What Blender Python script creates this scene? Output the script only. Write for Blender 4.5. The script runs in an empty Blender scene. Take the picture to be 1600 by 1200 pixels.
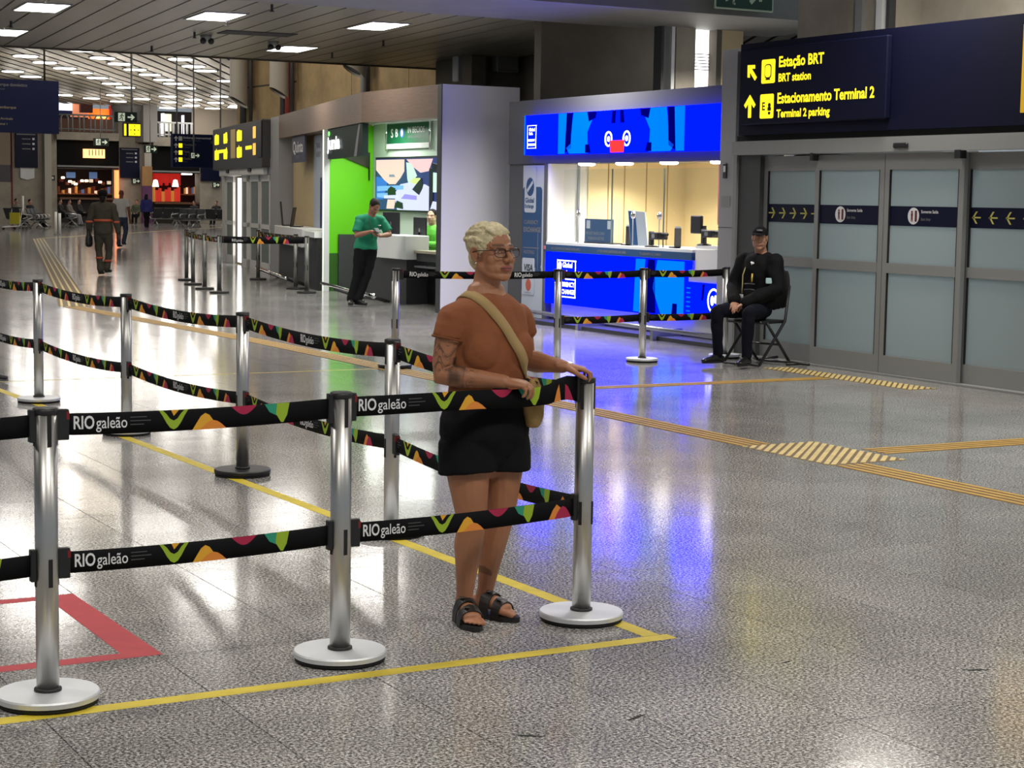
import bpy, bmesh, math, random
import numpy as np
from mathutils import Vector, Matrix, Quaternion
from mathutils.bvhtree import BVHTree
PI = math.pi
R = math.radians
rnd = random.Random(7)
SC = bpy.context.scene
COL = SC.collection

# ---------------------------------------------------------------- camera, light, exposure
CAM_H = 1.72
F_PX, YAW, PITCH, ROLL = 2868.7, R(28.853), R(5.784), R(.901)
_fw = Vector((math.sin(YAW)*math.cos(PITCH), math.cos(YAW)*math.cos(PITCH), -math.sin(PITCH)))
_rt = Vector((math.cos(YAW), -math.sin(YAW), 0))
_up = _rt.cross(_fw)
RT = _rt*math.cos(ROLL) + _up*math.sin(ROLL)
UP = -_rt*math.sin(ROLL) + _up*math.cos(ROLL)
cam = bpy.data.cameras.new('camera')
cam.sensor_width = 36
cam.lens = 36*F_PX/1600
cam.clip_start = .1
cam.clip_end = 400
camo = bpy.data.objects.new('camera', cam)
COL.objects.link(camo)
M = Matrix((RT, UP, -_fw)).transposed().to_4x4()
M.translation = (0, 0, CAM_H)
camo.matrix_world = M
SC.camera = camo

w = bpy.data.worlds.new('world')
SC.world = w
w.use_nodes = True
w.node_tree.nodes['Background'].inputs[0].default_value = (.80, .90, 1, 1)
w.node_tree.nodes['Background'].inputs[1].default_value = .30
SC.view_settings.view_transform = 'Standard'
SC.view_settings.look = 'None'
SC.view_settings.gamma = 1
SC.view_settings.use_curve_mapping = False
SC.view_settings.exposure = 0.0


def area(name, loc, power, sx, sy, col=(1, 1, 1), rot=(0, 0, 0), spread=PI):
    l = bpy.data.lights.new(name, 'AREA')
    l.shape = 'RECTANGLE'
    l.size, l.size_y = sx, sy
    l.energy = power
    l.color = col
    l.spread = spread
    o = bpy.data.objects.new(name, l)
    o.location = loc
    o.rotation_euler = rot
    COL.objects.link(o)
    return o


# lamps of the low ceiling over the queue (above the frame), plus added fill
for x, y in [(a, b) for b in (3, 8.6, 14.2, 20.6) for a in (-1, 2.6, 6.2, 9.8)]+[(12.0, 20.6), (15.0, 20.6)]:  # last row and extras under the beam: added fill for divider panel and window
    area('hall_lamp_and_fill', (x, y, 4.5 if y < 19 else 4.15), ({3: 85, 8.6: 62, 14.2: 46, 20.6: 64}[y] if x < 12 else 190), 1.2, .6, (1, .95, .87), spread=R(140))
for y in (9, 13.6):  # added fill that brightens the upper wall behind the door header
    area('edge_fill', (11.7, y, 4.5), 105, .6, 1.2, (1, .95, .87))
# lamps of the high hall whose housings the low ceiling hides; the visible ones carry their own light
def hall_point(x, y):
    pl = bpy.data.lights.new('high_hall_lamp', 'POINT')
    pl.energy, pl.color, pl.shadow_soft_size = 30, (1, .94, .86), .25
    po = bpy.data.objects.new('high_hall_lamp', pl)
    po.location = (x, y, 5.5)
    COL.objects.link(po)


for y in (38, 45, 52, 58):
    for x in (y*.25+1, y*.25+6, y*.25-5):
        hall_point(x, y)
for x, y in ((11.5, 35.5), (11.5, 39), (12, 43)):  # added warm fill for the concrete side wall, hung free without housings
    pl = bpy.data.lights.new('wall_fill', 'POINT')
    pl.energy, pl.color, pl.shadow_soft_size = 105, (1, .88, .70), 1.0
    po = bpy.data.objects.new('wall_fill', pl)
    po.location = (x, y, 5.9)
    COL.objects.link(po)
# the five lamps let into the plank ceiling, and two of their row beyond the beam
for x, y in ((6.8, 26.5), (9.3, 26.2), (11.8, 26.1), (12.4, 31.1), (7.4, 31.0), (4.4, 26.5), (9.9, 31)):
    area('plank_lamp', (x, y, 4.28), 48, 1.2, .6, (1, .95, .88))
# daylight behind the frosted doors
area('door_daylight', (14.0, 14.2, 1.4), 75, 5.0, 2.4, (.86, .95, 1), (0, R(90), 0))

# ---------------------------------------------------------------- pixel helpers: rays of the camera above meeting real planes


def ray(x, y):
    return RT*(x-800) + UP*(600-y) + _fw*F_PX


def onz(x, y, z=0):
    d = ray(x, y)
    return Vector((0, 0, CAM_H)) + d*((z-CAM_H)/d.z)


def onx(x, y, X):
    d = ray(x, y)
    return Vector((0, 0, CAM_H)) + d*(X/d.x)


def ony(x, y, Y):
    d = ray(x, y)
    return Vector((0, 0, CAM_H)) + d*(Y/d.y)


# ---------------------------------------------------------------- materials
MATS = {}


def mat(name, col=(.5, .5, .5), rough=.5, metal=0, emit=None, est=1, var=0, vscale=8, bump=0, bscale=60, alpha=1, spec=None, randv=0, stretch=None, trans=0):
    if name in MATS:
        return MATS[name]
    m = bpy.data.materials.new(name)
    m.use_nodes = True
    nt = m.node_tree
    b = nt.nodes['Principled BSDF']
    b.inputs['Base Color'].default_value = (*col, 1)
    b.inputs['Roughness'].default_value = rough
    b.inputs['Metallic'].default_value = metal
    if spec is not None:
        b.inputs['Specular IOR Level'].default_value = spec
    if trans:
        b.inputs['Transmission Weight'].default_value = trans
    if emit is not None:
        b.inputs['Emission Color'].default_value = (*emit, 1)
        b.inputs['Emission Strength'].default_value = est
    if var or bump or randv:
        tc = nt.nodes.new('ShaderNodeTexCoord')
        mp = nt.nodes.new('ShaderNodeMapping')
        nt.links.new(tc.outputs['Object'], mp.inputs[0])
        if stretch:
            mp.inputs['Scale'].default_value = stretch
    if var or randv:
        n = nt.nodes.new('ShaderNodeTexNoise')
        n.inputs['Scale'].default_value = vscale
        n.inputs['Detail'].default_value = 5
        n.inputs['Roughness'].default_value = .65
        nt.links.new(mp.outputs[0], n.inputs['Vector'])
        rp = nt.nodes.new('ShaderNodeValToRGB')
        rp.color_ramp.elements[0].position = .3
        rp.color_ramp.elements[1].position = .7
        rp.color_ramp.elements[0].color = (*[max(0, c*(1-var)) for c in col], 1)
        rp.color_ramp.elements[1].color = (*[min(1, c*(1+var)) for c in col], 1)
        nt.links.new(n.outputs['Fac'], rp.inputs[0])
        out = rp.outputs[0]
        if randv:
            oi = nt.nodes.new('ShaderNodeObjectInfo')
            mr = nt.nodes.new('ShaderNodeMapRange')
            mr.inputs['To Min'].default_value = 1-randv
            mr.inputs['To Max'].default_value = 1+randv
            nt.links.new(oi.outputs['Random'], mr.inputs['Value'])
            mx = nt.nodes.new('ShaderNodeVectorMath')
            mx.operation = 'SCALE'
            nt.links.new(out, mx.inputs[0])
            nt.links.new(mr.outputs[0], mx.inputs['Scale'])
            out = mx.outputs[0]
        nt.links.new(out, b.inputs['Base Color'])
    if bump:
        n2 = nt.nodes.new('ShaderNodeTexNoise')
        n2.inputs['Scale'].default_value = bscale
        n2.inputs['Detail'].default_value = 4
        nt.links.new(mp.outputs[0], n2.inputs['Vector'])
        bp = nt.nodes.new('ShaderNodeBump')
        bp.inputs['Strength'].default_value = bump
        bp.inputs['Distance'].default_value = .01
        nt.links.new(n2.outputs['Fac'], bp.inputs['Height'])
        nt.links.new(bp.outputs[0], b.inputs['Normal'])
    MATS[name] = m
    return m


def granite():
    m = bpy.data.materials.new('polished_granite')
    m.use_nodes = True
    nt = m.node_tree
    b = nt.nodes['Principled BSDF']
    g = nt.nodes.new('ShaderNodeNewGeometry')

    def noise(scale, detail, rough=.6):
        n = nt.nodes.new('ShaderNodeTexNoise')
        n.inputs['Scale'].default_value = scale
        n.inputs['Detail'].default_value = detail
        n.inputs['Roughness'].default_value = rough
        nt.links.new(g.outputs['Position'], n.inputs['Vector'])
        return n
    n1 = noise(85, 2.5, .8)
    rp = nt.nodes.new('ShaderNodeValToRGB')
    cr = rp.color_ramp
    cr.elements[0].position = .38
    cr.elements[0].color = (.05, .049, .049, 1)
    cr.elements[1].position = .63
    cr.elements[1].color = (.72, .70, .66, 1)
    e = cr.elements.new(.5)
    e.color = (.25, .24, .23, 1)
    nt.links.new(n1.outputs['Fac'], rp.inputs[0])
    n2 = noise(1.1, 4)
    rp2 = nt.nodes.new('ShaderNodeMapRange')
    rp2.inputs['From Min'].default_value = .3
    rp2.inputs['From Max'].default_value = .7
    rp2.inputs['To Min'].default_value = .8
    rp2.inputs['To Max'].default_value = 1.15
    nt.links.new(n2.outputs['Fac'], rp2.inputs['Value'])
    oi = nt.nodes.new('ShaderNodeObjectInfo')
    mr = nt.nodes.new('ShaderNodeMapRange')
    mr.inputs['To Min'].default_value = .93
    mr.inputs['To Max'].default_value = 1.07
    nt.links.new(oi.outputs['Random'], mr.inputs['Value'])
    mu = nt.nodes.new('ShaderNodeMath')
    mu.operation = 'MULTIPLY'
    nt.links.new(rp2.outputs[0], mu.inputs[0])
    nt.links.new(mr.outputs[0], mu.inputs[1])
    vm = nt.nodes.new('ShaderNodeVectorMath')
    vm.operation = 'SCALE'
    nt.links.new(rp.outputs[0], vm.inputs[0])
    nt.links.new(mu.outputs[0], vm.inputs['Scale'])
    nt.links.new(vm.outputs[0], b.inputs['Base Color'])
    n3 = noise(.9, 5)
    mr3 = nt.nodes.new('ShaderNodeMapRange')
    mr3.inputs['To Min'].default_value = .07
    mr3.inputs['To Max'].default_value = .17
    nt.links.new(n3.outputs['Fac'], mr3.inputs['Value'])
    nt.links.new(mr3.outputs[0], b.inputs['Roughness'])
    b.inputs['Specular IOR Level'].default_value = .38
    n4 = noise(3.5, 3)
    bp = nt.nodes.new('ShaderNodeBump')
    bp.inputs['Strength'].default_value = .05
    bp.inputs['Distance'].default_value = .02
    nt.links.new(n4.outputs['Fac'], bp.inputs['Height'])
    nt.links.new(bp.outputs[0], b.inputs['Normal'])
    return m


def frosted():
    m = bpy.data.materials.new('frosted_glass')
    m.use_nodes = True
    nt = m.node_tree
    b = nt.nodes['Principled BSDF']
    b.inputs['Base Color'].default_value = (.42, .47, .47, 1)
    b.inputs['Roughness'].default_value = .35
    t = nt.nodes.new('ShaderNodeBsdfTranslucent')
    t.inputs[0].default_value = (.55, .62, .63, 1)
    mx = nt.nodes.new('ShaderNodeMixShader')
    mx.inputs[0].default_value = .5
    o = nt.nodes['Material Output']
    nt.links.new(b.outputs[0], mx.inputs[1])
    nt.links.new(t.outputs[0], mx.inputs[2])
    nt.links.new(mx.outputs[0], o.inputs[0])
    return m


def clear_glass():
    m = bpy.data.materials.new('clear_glass')
    m.use_nodes = True
    nt = m.node_tree
    t = nt.nodes.new('ShaderNodeBsdfTransparent')
    t.inputs[0].default_value = (.96, .98, .97, 1)
    g = nt.nodes.new('ShaderNodeBsdfGlossy')
    g.inputs['Roughness'].default_value = .03
    mx = nt.nodes.new('ShaderNodeMixShader')
    mx.inputs[0].default_value = .05
    nt.links.new(t.outputs[0], mx.inputs[1])
    nt.links.new(g.outputs[0], mx.inputs[2])
    nt.links.new(mx.outputs[0], nt.nodes['Material Output'].inputs[0])
    return m


def vcol_mat(name, rough=.5, bump=0, bscale=200, sss=0, vary=.08, vs=40):
    """material whose albedo is a colour attribute of the mesh"""
    m = bpy.data.materials.new(name)
    m.use_nodes = True
    nt = m.node_tree
    b = nt.nodes['Principled BSDF']
    a = nt.nodes.new('ShaderNodeVertexColor')
    a.layer_name = 'tone'
    tc = nt.nodes.new('ShaderNodeTexCoord')
    n = nt.nodes.new('ShaderNodeTexNoise')
    n.inputs['Scale'].default_value = vs
    n.inputs['Detail'].default_value = 4
    nt.links.new(tc.outputs['Object'], n.inputs['Vector'])
    mr = nt.nodes.new('ShaderNodeMapRange')
    mr.inputs['To Min'].default_value = 1-vary*2
    mr.inputs['To Max'].default_value = 1+vary*2
    nt.links.new(n.outputs['Fac'], mr.inputs['Value'])
    v = nt.nodes.new('ShaderNodeVectorMath')
    v.operation = 'SCALE'
    nt.links.new(a.outputs[0], v.inputs[0])
    nt.links.new(mr.outputs[0], v.inputs['Scale'])
    nt.links.new(v.outputs[0], b.inputs['Base Color'])
    b.inputs['Roughness'].default_value = rough
    if bump:
        n2 = nt.nodes.new('ShaderNodeTexNoise')
        n2.inputs['Scale'].default_value = bscale
        n2.inputs['Detail'].default_value = 3
        nt.links.new(tc.outputs['Object'], n2.inputs['Vector'])
        bp = nt.nodes.new('ShaderNodeBump')
        bp.inputs['Strength'].default_value = bump
        bp.inputs['Distance'].default_value = .004
        nt.links.new(n2.outputs['Fac'], bp.inputs['Height'])
        nt.links.new(bp.outputs[0], b.inputs['Normal'])
    return m


def srgb(r, g, b):
    f = lambda c: (c/255/12.92) if c <= 10 else ((c/255+.055)/1.055)**2.4
    return (f(r), f(g), f(b))


def brushed():
    m = bpy.data.materials.new('brushed_steel')
    m.use_nodes = True
    nt = m.node_tree
    b = nt.nodes['Principled BSDF']
    b.inputs['Base Color'].default_value = (.56, .555, .54, 1)
    b.inputs['Metallic'].default_value = 1
    b.inputs['Roughness'].default_value = .36
    return m


GRANITE = granite()
FROST = frosted()
GLASS = clear_glass()
STEEL = brushed()
BLACK = mat('black_plastic', (.012, .012, .013), .45)
RUBBER = mat('black_rubber', (.01, .01, .01), .8)
DISC = mat('satin_steel_disc', (.74, .76, .79), .5, .55)
BELT = mat('black_belt_webbing', (.006, .006, .007), .8, spec=.12)
CONC = mat('board_marked_concrete', srgb(186, 162, 122), .85, var=.22, vscale=1.6, bump=.25, bscale=7)
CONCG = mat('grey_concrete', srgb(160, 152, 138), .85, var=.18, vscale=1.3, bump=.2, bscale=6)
CONCD = mat('dark_and_unlit_concrete', srgb(92, 86, 78), .85, var=.18, vscale=1.2)  # own dark tone, and shade put into the colour over the kiosks
ALU = mat('grey_aluminium', srgb(146, 147, 146), .45, .15)
ALUD = mat('dark_grey_frame', srgb(70, 71, 72), .5, .2)
WHITE = mat('white_paint', srgb(222, 223, 222), .5)
LILACW = mat('white_laminate', srgb(228, 228, 236), .5)
NAVY = mat('navy_panel', srgb(11, 13, 40), .6, spec=.15)
NAVYD = mat('navy_film', srgb(10, 14, 44), .5, spec=.2)
WOODT = mat('taupe_wood_laminate', srgb(116, 96, 82), .5, var=.18, vscale=3, stretch=(1, 1, 14))
CEIL = mat('ceiling_plank_metal', srgb(132, 128, 119), .38, .25, var=.06, vscale=2, randv=.07)
CEILH = mat('high_ceiling_slat', srgb(196, 186, 166), .5, 0, var=.08, vscale=1)
CEILG = mat('high_ceiling_gap', srgb(78, 74, 68), .7)
DGREY = mat('charcoal_panel', srgb(58, 58, 60), .55)
MGREY = mat('mid_grey_panel', srgb(96, 97, 100), .5)
YELT = mat('yellow_tape', srgb(206, 184, 52), .55, var=.12, vscale=9)
REDT = mat('red_tape', srgb(176, 52, 62), .55, var=.12, vscale=9)
TACT = mat('ochre_tactile_bar', srgb(186, 146, 62), .55, var=.2, vscale=6)
TACT2 = mat('pale_tactile_bar', srgb(205, 182, 120), .55, var=.2, vscale=6)
LAMP = mat('lamp_diffuser', (1, 1, 1), .5, emit=(1, .97, .92), est=9)
LAMPH = mat('hall_lamp_diffuser', (1, 1, 1), .5, emit=(1, .97, .93), est=9)
YGLOW = mat('backlit_yellow', (.8, .6, .02), .5, emit=(1, .80, .01), est=1.25)
YBLK = mat('sign_black_ink', (.012, .012, .012), .6)
BLUE = mat('led_blue', (0, 0, .05), .5, emit=(0, .002, 1), est=7, spec=0)
BLUEL = mat('led_light_blue', (0, .02, .05), .5, emit=(0, .11, 1), est=2.0, spec=0)
BLUED = mat('led_dark_blue', (0, 0, .02), .5, emit=(0, .0, .16), est=1, spec=0)
REDL = mat('led_red', (.3, 0, 0), .3, emit=(1, .02, .02), est=1.3)
WGLOW = mat('backlit_white', (1, 1, 1), .5, emit=(1, 1, 1), est=1.6)
SKYGLOW = mat('daylight_window', (1, 1, 1), .5, emit=(1, .98, .94), est=3.0)
GREENW = mat('lime_green_wall', srgb(105, 205, 5), .45)
GREEND = mat('dark_green_banner', srgb(10, 92, 58), .5)
BEIGE = mat('beige_wall', srgb(198, 178, 138), .6, var=.05)
CREAM = mat('cream_panel', srgb(244, 226, 182), .55)
POSTB = mat('poster_blue', srgb(22, 66, 112), .5)
POSTL = mat('poster_pale', srgb(176, 184, 198), .5)
INKW = mat('white_print', srgb(225, 225, 228), .6)
INKG = mat('grey_print', srgb(120, 120, 124), .6)
INKD = mat('dark_print', srgb(24, 26, 44), .6)
CHROME = mat('chrome', (.8, .8, .8), .12, 1)
PRINT = {k: mat('print_'+k, srgb(*c), .65) for k, c in dict(lime=(150, 180, 40), orange=(226, 138, 52), magenta=(170, 28, 72), teal=(40, 150, 120), amber=(228, 168, 44), red=(196, 54, 44)).items()}

# ---------------------------------------------------------------- mesh helpers


class MB:
    """collects shapes; build() links them as ONE mesh object"""

    def __init__(s, M=None):
        s.v, s.f, s.mi, s.sm, s.M, s.cur, s.smooth = [], [], [], [], M, 0, False

    def add(s, vs, fs, smooth=None):
        k = len(s.v)
        for p in vs:
            p = Vector(p)
            s.v.append(tuple(s.M @ p) if s.M else tuple(p))
        for f in fs:
            s.f.append([i+k for i in f])
            s.mi.append(s.cur)
            s.sm.append(s.smooth if smooth is None else smooth)
        return s

    def box(s, x0, x1, y0, y1, z0, z1, bev=0):
        if bev:
            b = bev
            poly = [(x0+b, y0), (x1-b, y0), (x1, y0+b), (x1, y1-b), (x1-b, y1), (x0+b, y1), (x0, y1-b), (x0, y0+b)]
            ins = [(min(max(x, x0+b), x1-b), min(max(y, y0+b), y1-b)) for x, y in poly]
            rings = [(ins, z0), (poly, z0+b), (poly, z1-b), (ins, z1)]
            vs = [(x, y, z) for r, z in rings for x, y in r]
            fs = [[7-i for i in range(8)], [24+i for i in range(8)]]
            for j in range(3):
                for i in range(8):
                    a, c = j*8+i, j*8+(i+1) % 8
                    fs.append([a, c, c+8, a+8])
            return s.add(vs, fs)
        vs = [(x0, y0, z0), (x1, y0, z0), (x1, y1, z0), (x0, y1, z0), (x0, y0, z1), (x1, y0, z1), (x1, y1, z1), (x0, y1, z1)]
        return s.add(vs, [[3, 2, 1, 0], [4, 5, 6, 7], [0, 1, 5, 4], [1, 2, 6, 5], [2, 3, 7, 6], [3, 0, 4, 7]])

    def prism(s, poly, y0, y1):
        """polygon in (x, z) given counter-clockwise as seen from -y, extruded from y0 to y1"""
        n = len(poly)
        vs = [(x, y0, z) for x, z in poly] + [(x, y1, z) for x, z in poly]
        fs = [list(range(n)), [2*n-1-i for i in range(n)]] + [[(i+1) % n, i, n+i, n+(i+1) % n] for i in range(n)]
        return s.add(vs, fs)

    def prismz(s, poly, z0, z1):
        n = len(poly)
        vs = [(x, y, z0) for x, y in poly] + [(x, y, z1) for x, y in poly]
        fs = [[n-1-i for i in range(n)], list(range(n, 2*n))] + [[i, (i+1) % n, n+(i+1) % n, n+i] for i in range(n)]
        return s.add(vs, fs)

    def lathe(s, prof, seg=24, c=(0, 0, 0), smooth=True):
        vs, fs = [], []
        for r, z in prof:
            for i in range(seg):
                a = 2*PI*i/seg
                vs.append((c[0]+r*math.cos(a), c[1]+r*math.sin(a), c[2]+z))
        for j in range(len(prof)-1):
            for i in range(seg):
                a, b = j*seg+i, j*seg+(i+1) % seg
                fs.append([a, b, b+seg, a+seg])
        fs.append([seg-1-i for i in range(seg)])
        k = (len(prof)-1)*seg
        fs.append([k+i for i in range(seg)])
        return s.add(vs, fs, smooth)

    def tube(s, pts, r, seg=8, lat=None, caps=True, smooth=True):
        """r: one radius, or a list of radii or (ra, rb) per point; ra along lat"""
        pts = [Vector(p) for p in pts]
        n = len(pts)
        rs = r if isinstance(r, (list, tuple)) else [r]*n
        vs, fs = [], []
        prev = None
        for i, p in enumerate(pts):
            t = (pts[min(i+1, n-1)]-pts[max(i-1, 0)])
            t = t.normalized() if t.length > 1e-9 else Vector((0, 0, 1))
            if lat is not None:
                a = Vector(lat[i] if isinstance(lat, list) else lat)
            else:
                a = prev if prev is not None else (Vector((1, 0, 0)) if abs(t.x) < .8 else Vector((0, 1, 0)))
            a = (a-t*a.dot(t)).normalized()
            prev = a
            b = t.cross(a)
            ra, rb = rs[i] if isinstance(rs[i], (list, tuple)) else (rs[i], rs[i])
            for k in range(seg):
                an = 2*PI*k/seg
                vs.append(p+a*ra*math.cos(an)+b*rb*math.sin(an))
        for i in range(n-1):
            for k in range(seg):
                a, b = i*seg+k, i*seg+(k+1) % seg
                fs.append([a, b, b+seg, a+seg])
        if caps:
            fs.append([seg-1-k for k in range(seg)])
            fs.append([(n-1)*seg+k for k in range(seg)])
        return s.add(vs, fs, smooth)

    def ball(s, c, r, seg=16, rings=10, M=None):
        rx, ry, rz = r if isinstance(r, (list, tuple)) else (r, r, r)
        c = Vector(c)
        vs, fs = [], []

        def pt(x, y, z):
            p = Vector((x*rx, y*ry, z*rz))
            return c+(M @ p if M else p)
        vs.append(pt(0, 0, -1))
        for j in range(1, rings):
            a = -PI/2+PI*j/rings
            for i in range(seg):
                b = 2*PI*i/seg
                vs.append(pt(math.cos(a)*math.cos(b), math.cos(a)*math.sin(b), math.sin(a)))
        vs.append(pt(0, 0, 1))
        for i in range(seg):
            fs.append([0, 1+(i+1) % seg, 1+i])
        for j in range(rings-2):
            for i in range(seg):
                a, b = 1+j*seg+i, 1+j*seg+(i+1) % seg
                fs.append([a, b, b+seg, a+seg])
        k = len(vs)-1
        for i in range(seg):
            fs.append([k, k-seg+i, k-seg+(i+1) % seg])
        return s.add(vs, fs, True)

    def limb(s, pts, radii, seg=14, lat=None):
        """tube with rounded ends, for bodies"""
        pts = [Vector(p) for p in pts]
        rs = [r if isinstance(r, (list, tuple)) else (r, r) for r in radii]

        def cap(p, q, r):
            d = (p-q).normalized()
            m = min(r)
            return [(p+d*m*.85, (r[0]*.45, r[1]*.45)), (p+d*m*.5, (r[0]*.83, r[1]*.83))]
        a = cap(pts[0], pts[1], rs[0])
        b = cap(pts[-1], pts[-2], rs[-1])
        P = [a[0][0], a[1][0]]+pts+[b[1][0], b[0][0]]
        Q = [a[0][1], a[1][1]]+rs+[b[1][1], b[0][1]]
        L = None
        if lat is not None:
            L = ([lat[0]]*2+list(lat)+[lat[-1]]*2) if isinstance(lat, list) else lat
        return s.tube(P, Q, seg, L)

    def mesh(s, name):
        me = bpy.data.meshes.new(name)
        me.from_pydata(s.v, [], s.f)
        me.polygons.foreach_set('material_index', s.mi)
        me.polygons.foreach_set('use_smooth', s.sm)
        me.update()
        return me

    def build(s, name, mats, parent=None, loc=None, rz=0):
        """verts are local to the parent; for a top-level mesh given loc, verts are world and the origin moves to loc"""
        if loc is not None and parent is None:
            l = Vector(loc)
            s.v = [tuple(Vector(p)-l) for p in s.v]
        me = s.mesh(name)
        for m in (mats if isinstance(mats, (list, tuple)) else [mats]):
            me.materials.append(m)
        return link(name, me, parent, loc if parent is None else None)


def link(name, me, parent=None, loc=None):
    o = bpy.data.objects.new(name, me)
    COL.objects.link(o)
    o.parent = parent
    if loc is not None:
        o.location = loc
    return o


def tag(o, label=None, cat=None, group=None, kind=None):
    if label:
        o['label'] = label
    if cat:
        o['category'] = cat
    if group:
        o['group'] = group
    if kind:
        o['kind'] = kind
    return o


def thing(name, label, cat, loc=(0, 0, 0), rz=0, group=None):
    o = bpy.data.objects.new(name, None)
    o.empty_display_size = .1
    COL.objects.link(o)
    o.location = loc
    o.rotation_euler = (0, 0, rz)
    return tag(o, label, cat, group)


def struct(name, loc=(0, 0, 0), rz=0):
    o = bpy.data.objects.new(name, None)
    o.empty_display_size = .1
    COL.objects.link(o)
    o.location = loc
    o.rotation_euler = (0, 0, rz)
    o['kind'] = 'structure'
    return o


def copy_tree(o, parent=None):
    c = o.copy()
    COL.objects.link(c)
    c.parent = parent
    for ch in list(o.children):
        copy_tree(ch, c)
    return c


def bx(name, parent, m, x0, x1, y0, y1, z0, z1, bev=0):
    return MB().box(min(x0, x1), max(x0, x1), min(y0, y1), max(y0, y1), min(z0, z1), max(z0, z1), bev).build(name, m, parent)


def wbox(name, m, x0, x1, y0, y1, z0, z1, kind='structure'):
    """a top-level structure box in world coordinates"""
    o = MB().box(x0, x1, y0, y1, z0, z1).build(name, m, loc=((x0+x1)/2, (y0+y1)/2, z0))
    o['kind'] = kind
    return o


_txt = {}


def text_geo(s, size, bold=0, align='LEFT', squeeze=1):
    k = (s, size, bold, align)
    if k not in _txt:
        cu = bpy.data.curves.new('text', 'FONT')
        cu.body = s
        cu.size = size
        cu.align_x = align
        cu.offset = bold
        cu.resolution_u = 3
        o = bpy.data.objects.new('text', cu)
        COL.objects.link(o)
        bpy.context.view_layer.update()
        me = o.to_mesh()
        _txt[k] = ([tuple(v.co) for v in me.vertices], [list(p.vertices) for p in me.polygons])
        o.to_mesh_clear()
        bpy.data.objects.remove(o)
        bpy.data.curves.remove(cu)
    return _txt[k]


def text(s, size, m, parent, x, y, z, bold=0, align='LEFT', name='lettering', sx=1, thick=.002, shear=0):
    """writing on the -y face of its parent"""
    v, f = text_geo(s, size, bold, align)
    mb = MB()
    n = len(v)
    mb.add([(x+(p[0]+shear*p[1])*sx, y-thick, z+p[1]) for p in v], f)
    return mb.build(name, m, parent)


def dots(mb, fn, s, size, u0, v0, bold=0, sx=1, flip=False):
    """writing mapped by fn(u, v) -> point"""
    v, f = text_geo(s, size, bold)
    mb.add([fn(u0+p[0]*sx, v0+p[1]) for p in v], f)


def arrow_poly(cx, cz, s, ang):
    """block arrow pointing along ang (0 = up), counter-clockwise"""
    p = [(-.11, -.5), (.11, -.5), (.11, .12), (.3, -.08), (.42, .06), (0, .5), (-.42, .06), (-.3, -.08), (-.11, .12)]
    c, n = math.cos(ang), math.sin(ang)
    return [(cx+s*(x*c-z*n), cz+s*(x*n+z*c)) for x, z in p]


def rrect(x0, x1, z0, z1, r, n=4):
    out = []
    for cx, cz, a in ((x1-r, z0+r, -PI/2), (x1-r, z1-r, 0), (x0+r, z1-r, PI/2), (x0+r, z0+r, PI)):
        for i in range(n+1):
            t = a+PI/2*i/n
            out.append((cx+r*math.cos(t), cz+r*math.sin(t)))
    return out


def circ(cx, cz, rx, rz=None, n=20):
    rz = rz or rx
    return [(cx+rx*math.cos(2*PI*i/n), cz+rz*math.sin(2*PI*i/n)) for i in range(n)]


def plate(name, m, parent, poly, y, t=.003):
    return MB().prism(poly, y-t, y).build(name, m, parent)


def running_man(parent, m, x, y, z, s):
    mb = MB()
    mb.prism(circ(x+.08*s, z+.42*s, .075*s, n=12), y-.003, y)
    for pts in (((.06, .33), (-.02, .05)), ((-.02, .05), (.12, -.12), (.08, -.36), (.16, -.40)), ((-.02, .05), (-.12, -.18), (-.30, -.28)), ((.05, .28), (-.14, .2), (-.2, .04)), ((.05, .28), (.2, .14), (.3, .2))):
        for a, b in zip(pts[:-1], pts[1:]):
            d = Vector((b[0]-a[0], b[1]-a[1])).normalized()
            q = Vector((-d.y, d.x))*.045
            e = d*.02
            mb.prism([(x+s*(px+ox), z+s*(pz+oz)) for px, pz, ox, oz in ((a[0], a[1], q.x-e.x, q.y-e.y), (a[0], a[1], -q.x-e.x, -q.y-e.y), (b[0], b[1], -q.x+e.x, -q.y+e.y), (b[0], b[1], q.x+e.x, q.y+e.y))], y-.003, y)
    return mb.build('running_figure', m, parent)

# ---------------------------------------------------------------- SETTING: floor
floor = struct('floor')
MB().box(-14, 14.6, -3, 112, -.12, -.004).box(14.6, 70, 18, 112, -.12, -.004).build('slab', mat('joint_grout', srgb(74, 72, 70), .7), floor)
MB().box(-14, 70, 36.5, 112, -.01, -.001).box(11.7, 14.6, -3, 18, -.01, -.001).box(11.7, 70, 18, 36.5, -.01, -.001).build('far_slab', GRANITE, floor)
T = .6
OX, OY = .3, .5
cells = []
for i in range(-8, 22):
    for j in range(-6, 60):
        x0, y0 = OX+i*T, OY+j*T
        c = Vector((x0+T/2, y0+T/2, 0))-Vector((0, 0, CAM_H))
        d = c.dot(_fw)
        if x0+T > 12.2:
            continue
        if d < 1:
            cells.append((99, x0, y0))
            continue
        px, py = c.dot(RT)/d*F_PX, c.dot(UP)/d*F_PX
        if abs(px) > 1050 or py < -1000:
            cells.append((99, x0, y0))
            continue
        cells.append((d, x0, y0))
cells.sort()
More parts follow.
